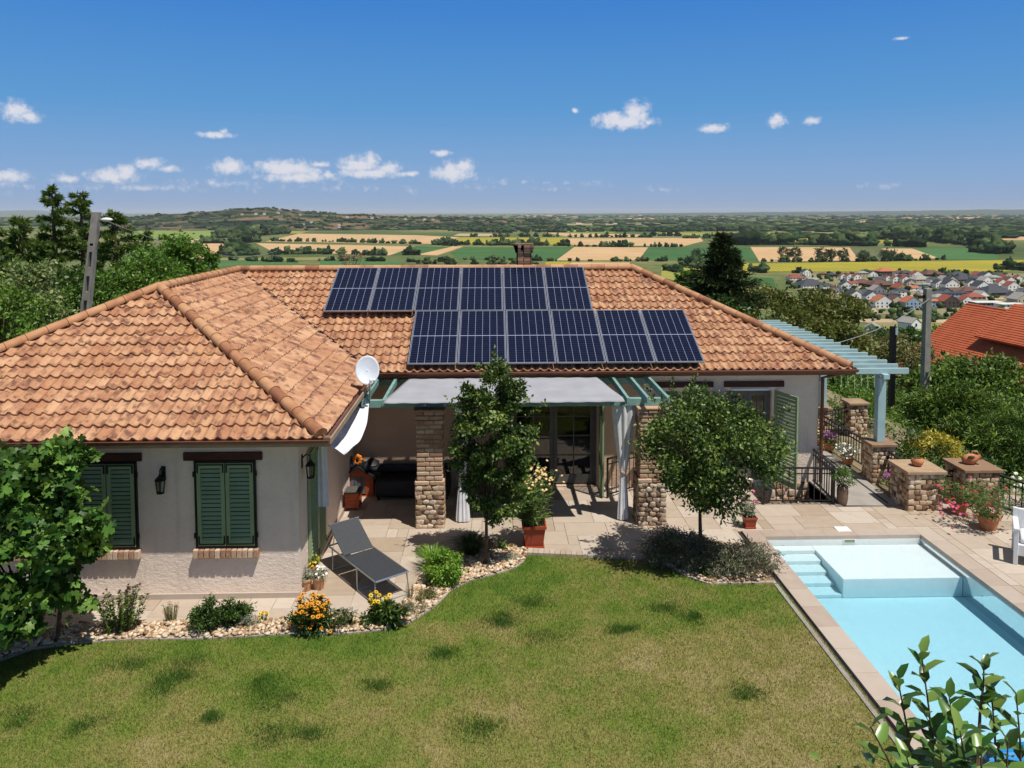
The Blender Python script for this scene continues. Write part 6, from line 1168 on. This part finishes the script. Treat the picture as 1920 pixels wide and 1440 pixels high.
for (a, b, c, d, e, n, w, lb) in ((97, 350, 640, 86, 34, 9000, 13, 'tallest pine with a bare forked top left of the leaning lamp pole'), (150, 357, 640, 80, 37, 8000, 13, 'second tallest pine rising just left of the leaning lamp pole'), (214, 394, 620, 84, 35, 8000, 11, 'dark pine directly behind the leaning lamp pole'), (272, 430, 580, 46, 39, 3000, 8, 'young pine tip standing before the pale fallow field'), (312, 440, 580, 40, 40, 2400, 7, 'small pine tip right of the pale fallow field'), (36, 402, 660, 90, 32, 8000, 11, 'broad pine at the left edge of the picture'), (-14, 425, 660, 80, 30, 6500, 11, 'low pine cut off by the left picture edge')):
    conifer('pine_tree', lb, a, b, c, d, e, int(n*1.9), .27, LM['pine'], w+2, .07, 4, .6, .8, jit=.62)
btree('birch_tree', 'pale green birch like tree at the left behind the roof hip', 52, 590, 66, 108, 24, 6500, .13, LM['birch'], 80, .15, profile=lambda z: 1-.55*max(0, z)); btree('broadleaf_tree', 'dark green broadleaf tree low at the left picture edge', 0, 620, 80, 90, 22, 5500, .13, LM['wood'], 70); btree('broadleaf_tree', 'bright green broadleaf tree right of the leaning lamp pole', 262, 545, 95, 72, 30, 9500, .15, LM['wood'], 90, .12); btree('broadleaf_tree', 'dark green rounded tree under the pale fallow field', 318, 496, 62, 48, 33, 6500, .15, LM['wood'], 60); btree('broadleaf_tree', 'green tree low behind the wing ridge near the pole foot', 160, 590, 100, 60, 30, 7500, .15, LM['wood'], 70); btree('broadleaf_tree', 'dark broadleaf tree filling between pines and birch', 110, 560, 90, 70, 29, 5000, .15, LM['dark'], 60); btree('broadleaf_tree', 'low leafy tree along the wing hip at the far left', 50, 680, 80, 50, 20, 4500, .12, LM['wood'], 60); btree('broadleaf_tree', 'small dark tree at right end of the left grove', 372, 495, 34, 34, 34, 2400, .15, LM['wood'], 24)
btree('bare_bush', 'brown half dead bush top just behind the main ridge', 655, 492, 34, 26, 33, 700, .10, LM['straw'], 26, .12, .2, lo=.1)
conifer('spruce_tree', 'ragged dark spruce rising behind the right roof hip', 1356, 440, 575, 72, 46, 9000, .40, LM['spruce'], 18, .09, 6, .5, .85)
btree('broadleaf_tree', 'dark tree at the foot of the spruce', 1330, 588, 70, 32, 44, 3600, .22, LM['dark'], 50, base=-9); btree('broadleaf_tree', 'olive walnut tree right of the spruce', 1432, 580, 68, 42, 52, 5200, .24, LM['walnut'], 60, base=-9); btree('broadleaf_tree', 'large dark walnut tree before the left end of the village', 1545, 580, 74, 42, 54, 6500, .24, LM['walnut'], 70, base=-10); btree('broadleaf_tree', 'dark walnut tree below the thin cable', 1480, 625, 66, 42, 42, 4800, .20, LM['walnut'], 60, base=-8); btree('broadleaf_tree', 'walnut tree above the blue pergola rafters', 1565, 650, 62, 50, 38, 5200, .19, LM['walnut'], 60, base=-7); btree('broadleaf_tree', 'dry olive coloured tree behind the black post', 1650, 680, 74, 66, 40, 6500, .18, LM['dry'], 80, base=-7)
btree('broadleaf_tree', 'small dark tree between concrete pole and orange roof', 1765, 640, 38, 28, 62, 2200, .26, LM['wood'], 30, base=-10); btree('broadleaf_tree', 'low dark bush below the dirt road', 1690, 628, 60, 16, 90, 2500, .4, LM['dark'], 36, base=-14); btree('broadleaf_tree', 'round dark tree above the roof hip left of the spruce', 1288, 520, 24, 14, 80, 1500, .35, LM['wood'], 22, base=-12); btree('broadleaf_tree', 'bushy tree left of the spruce below the sunflower field', 1310, 548, 40, 20, 72, 2200, .32, LM['wood'], 30, base=-12)
btree('garden_hedge_tree', 'bright green leafy tree in front of the orange roofed house', 1840, 742, 118, 72, 31, 20000, .18, LM['jun'], 150, .12, lo=.3, base=-4); btree('garden_hedge_tree', 'olive green tree right behind the concrete pole', 1735, 700, 54, 56, 34, 4500, .15, LM['dry'], 50, base=-5); btree('garden_hedge_tree', 'dense green tree behind the near blue post', 1590, 735, 66, 60, 31, 7500, .14, LM['wood'], 80, base=-4); btree('garden_hedge_tree', 'dark tree seen under the side pergola', 1600, 800, 50, 50, 27, 3600, .12, LM['wood'], 50, base=-3); btree('garden_hedge_tree', 'dark green tree below the black post', 1690, 780, 60, 56, 28, 5200, .13, LM['wood'], 60, base=-3.5)
t = btree('juniper_hedge', 'broad feathery juniper hedge at the right behind the stone piers', 1790, 800, 130, 78, 25, 16000, .20, LM['jun'], 170, .085, .2, 'hedge', ryd=60, base=-3); btree('juniper_hedge', 'dark feathery juniper at the right edge behind the clay jug', 1905, 835, 80, 72, 21.5, 9000, .17, LM['jun'], 120, .09, .2, 'hedge', base=-2.5); btree('juniper_hedge', 'low dark juniper behind the yellow bush', 1700, 845, 70, 42, 22.5, 4500, .15, LM['dark'], 50, .12, .25, 'hedge', base=-2)
for (x, y, z, a, b, c, n, lb) in ((10.2, 18.4, .1, .7, 1.0, .6, 3600, 'low dark shrub behind the near blue post pier'), (10.6, 21.8, .2, .6, 1.5, .8, 4200, 'dark shrub behind the distant low pier'), (9.6, 24.6, .6, .9, 1.2, .9, 4200, 'leafy shrub at the far end of the side pergola'), (10.9, 17.0, .0, .5, .7, .6, 2400, 'dark shrub between yellow bush and tipped clay jug')): shrub('border_shrub', lb, (x, y, z), (a, b, c), n, .09, LM['wood'] if n > 4000 else LM['dark'], .5, 50, .16)
btree('yellow_bush', 'golden yellow bush behind the clay pot pier', 1748, 845, 52, 40, 18.5, 3200, .09, LM['yellow'], 60, .12, .4, 'bush', lo=.3, base=-1.2)
for i, (x, y, h_, w_) in enumerate(((1470, 489, 26, 11), (1492, 489, 26, 11), (1537, 490, 27, 11), (1557, 490, 23, 9), (1580, 490, 24, 10), (1618, 491, 20, 11), (1665, 490, 24, 14), (1305, 490, 22, 10), (1337, 490, 22, 9))):
    P = G(x, y, PZ); k = P[1]/F; btree('field_tree', ['lone tree at left of the wheat field behind the village', 'second tree along the wheat field behind the village', 'tall middle tree along the wheat field behind the village', 'small tree right of the tall one along the wheat field', 'tree at the right corner of the wheat field', 'round tree at the corner of the striped vegetable field', 'broad tree inside the striped vegetable field', 'pale round tree in the maize field left of the spruce', 'tree in the maize field close beside the spruce'][i], x, y-h_*.55, w_, h_*.5, P[1], 1100, 2.0, LM['far'], 34, .16, group='single trees standing in the plain', base=PZ)
# ------------------------------------------------------------------ poles, cable, neighbour house
def pole(name, label, x0, y0, x1, y1, Yd, w, holes=True):
    T, B = Vector(GY(x0, y0, Yd)), Vector(GY(x1, y1, Yd)); d = (B-T).normalized(); B = B + d*6; t = thing(name, label, 'pole', tuple(B)); sx = Vector((1, .0, 0)); sy = Vector((0, 1, 0)); L = (T-B).length; mb = MB(); n = max(1, int((L-1.2)/.8)) if holes else 0; W_ = w/2
    def q(f, a, b, s): p = B.lerp(T, f); return p + sx*(a*s) + sy*(b*s)
    if holes:
        for s_ in (-1, 1):
            V = [q(f, a, b, 1) for f, g in ((0, 1.35), (1, .8)) for a, b in ((s_*W_*g, -.11), (s_*W_*g*.45, -.11), (s_*W_*g*.45, .11), (s_*W_*g, .11))]; mb.add(V, [(3,2,1,0),(4,5,6,7),(0,1,5,4),(1,2,6,5),(2,3,7,6),(3,0,4,7)])
        for k in range(n+2):
            f = min(.97, (k*.8)/L); f1 = min(1, f+.28/L) if k < n+1 else 1
            g = 1.35-.55*f; V = [q(ff, a, b, 1) for ff in (f if k < n+1 else 1-1.1/L, f1) for a, b in ((-W_*g*.5, -.10), (W_*g*.5, -.10), (W_*g*.5, .10), (-W_*g*.5, .10))]; mb.add(V, [(3,2,1,0),(4,5,6,7),(0,1,5,4),(1,2,6,5),(2,3,7,6),(3,0,4,7)])
    else:
        V = [q(f, a*g, b*g, 1) for f, g in ((0, 1.3), (1, .85)) for a, b in ((-W_, -W_*1.3), (W_, -W_*1.3), (W_, W_*1.3), (-W_, W_*1.3))]; mb.add(V, [(3,2,1,0),(4,5,6,7),(0,1,5,4),(1,2,6,5),(2,3,7,6),(3,0,4,7)])
    mb.build('shaft', M_CONCP, t); return t, T, B
t, T, B = pole('lamp_pole', 'leaning grey concrete lamp pole with rung openings behind the left hip', 181, 398, 161, 585, 26, .27)
mb = MB(); mb.tube([T+Vector((.1, -.1, -.25)), T+Vector((.35, -.2, -.22))], .02, 6); mb.build('bracket', M_ALU, t); MB().blob(T+Vector((.42, -.22, -.24)), (.2, .1, .07), 2, .05).build('lamp_head', M_WHITE, t, smooth=True)
t, T2, B2 = pole('utility_pole', 'tall square concrete utility pole right of the side pergola', 1739, 541, 1734, 735, 31, .24, False); MB().beam(T2+Vector((-.35, 0, -.35)), T2+Vector((.1, 0, -.3)), .08, .12).build('crossarm', M_LINT, t)
P = GY(1675, 612, 27); t = thing('black_post', 'dark wooden post with a pale blue cap behind the side pergola', 'post', (P[0], P[1], -3)); MB().box(P[0]-.085, P[1]-.085, -3, P[0]+.085, P[1]+.085, P[2]).build('shaft', M_IRON, t); MB().box(P[0]+.03, P[1]-.11, P[2]-.28, P[0]+.12, P[1]-.086, P[2]-.04).build('cap', M_BLUE, t)
def cable(label, a, b, sag, r=.012):
    a, b = Vector(a), Vector(b); pts = [a.lerp(b, k/16) - Vector((0, 0, sag*4*(k/16)*(1-k/16))) for k in range(17)]; t = thing('overhead_cable', label, 'cable', tuple(a)); MB().tube(pts, r, 5).build('wire', pm('cable_grey', '#8d8f90', None), t)
cable('thin grey cable running from the house roof to the utility pole', GY(1443, 659, 22), T2+Vector((0, -.15, -.4)), .5, .014); cable('thin dark cable leaving the lamp pole over the wheat field', T+Vector((.1, 0, -.2)), GY(520, 470, 60), .8, .014)
def neighbour():
    t = thing('neighbour_house', 'neighbouring house with bright orange ribbed tile roof', 'house', (28, 40, -8)); st = M_ORT
    def roofpart(rx, rz, y0, y1, run, rise, sh, nm):
        V, fc = [], []; n = max(2, int(math.hypot(run, rise)/.16)); d = np.array([sh, -1.0]); L = y0-y1
        for side in (-1, 1):
            rows = []
            for k in range(n+1):
                f = k/n
                for dzz in (.0, -.03): rows.append((side*run*f, rz-rise*f+dzz))
            rows = rows[1:-1]; o = len(V)
            for (xx, zz) in rows: V.append((rx+xx, y0, zz)); V.append((rx+xx+sh*L, y1, zz))
            fc += [(o+2*i, o+2*i+1, o+2*i+3, o+2*i+2) for i in range(len(rows)-1)]
        o = MB().add(V, fc).build(nm, st, t); sm = o.modifiers.new('t', 'SOLIDIFY'); sm.thickness = .12; sm.offset = -1; return o
    r = roofpart(27.95, .55, 45.2, 36, 4.6, 3.9, .13, 'roof'); roofpart(28.4, 1.0, 41.6, 34, 2.2, 1.75, .13, 'upper_roof')
    mb = MB(); d = Vector((.13, -1, 0)); mb.tube([(27.95, 45.2, .58), (29.15, 36, .58)], .12, 8); mb.build('ridge_cap', st, r)
    mb = MB(); mb.box(25.4, 36.5, -9, 32, 44.6, -3.0); mb.build('wall', M_STONE, t); mb = MB(); mb.add([(26.85, 41.3, -5), (28.0, 33.5, -5), (28.0, 33.5, -.8), (26.85, 41.3, -.8), (30.5, 41.3, -5), (31.5, 33.5, -5), (31.5, 33.5, -.8), (30.5, 41.3, -.8)], [(0,1,2,3),(1,5,6,2),(5,4,7,6),(4,0,3,7),(3,2,6,7)]); mb.build('upper_wall', M_STONE, t)
    mb = MB(); mb.box(29.05, 39.5, .2, 29.3, 40.4, .55); mb.build('dormer', M_IRON, t)
M_ORT = pm('orange_ribbed_tile', '#bd623f', '#b05836', 2, .75, bump=.2)
neighbour()

# ------------------------------------------------------------------ summer haze over the plain
def m_haze():
    b = NB('haze_air'); v = b.n('ShaderNodeVolumePrincipled'); v.inputs['Color'].default_value = (.86, .93, 1, 1); v.inputs['Density'].default_value = HAZE; v.inputs['Anisotropy'].default_value = -.1
    b.link(v.outputs[0], b.out.inputs[1]); return b.m
HAZE = 2.6e-5
tag(MB().box(-76000, -300, -72.5, 76000, 62000, 190).build('haze', m_haze()), 'thin bluish summer haze over the whole plain', 'haze', kind='stuff')
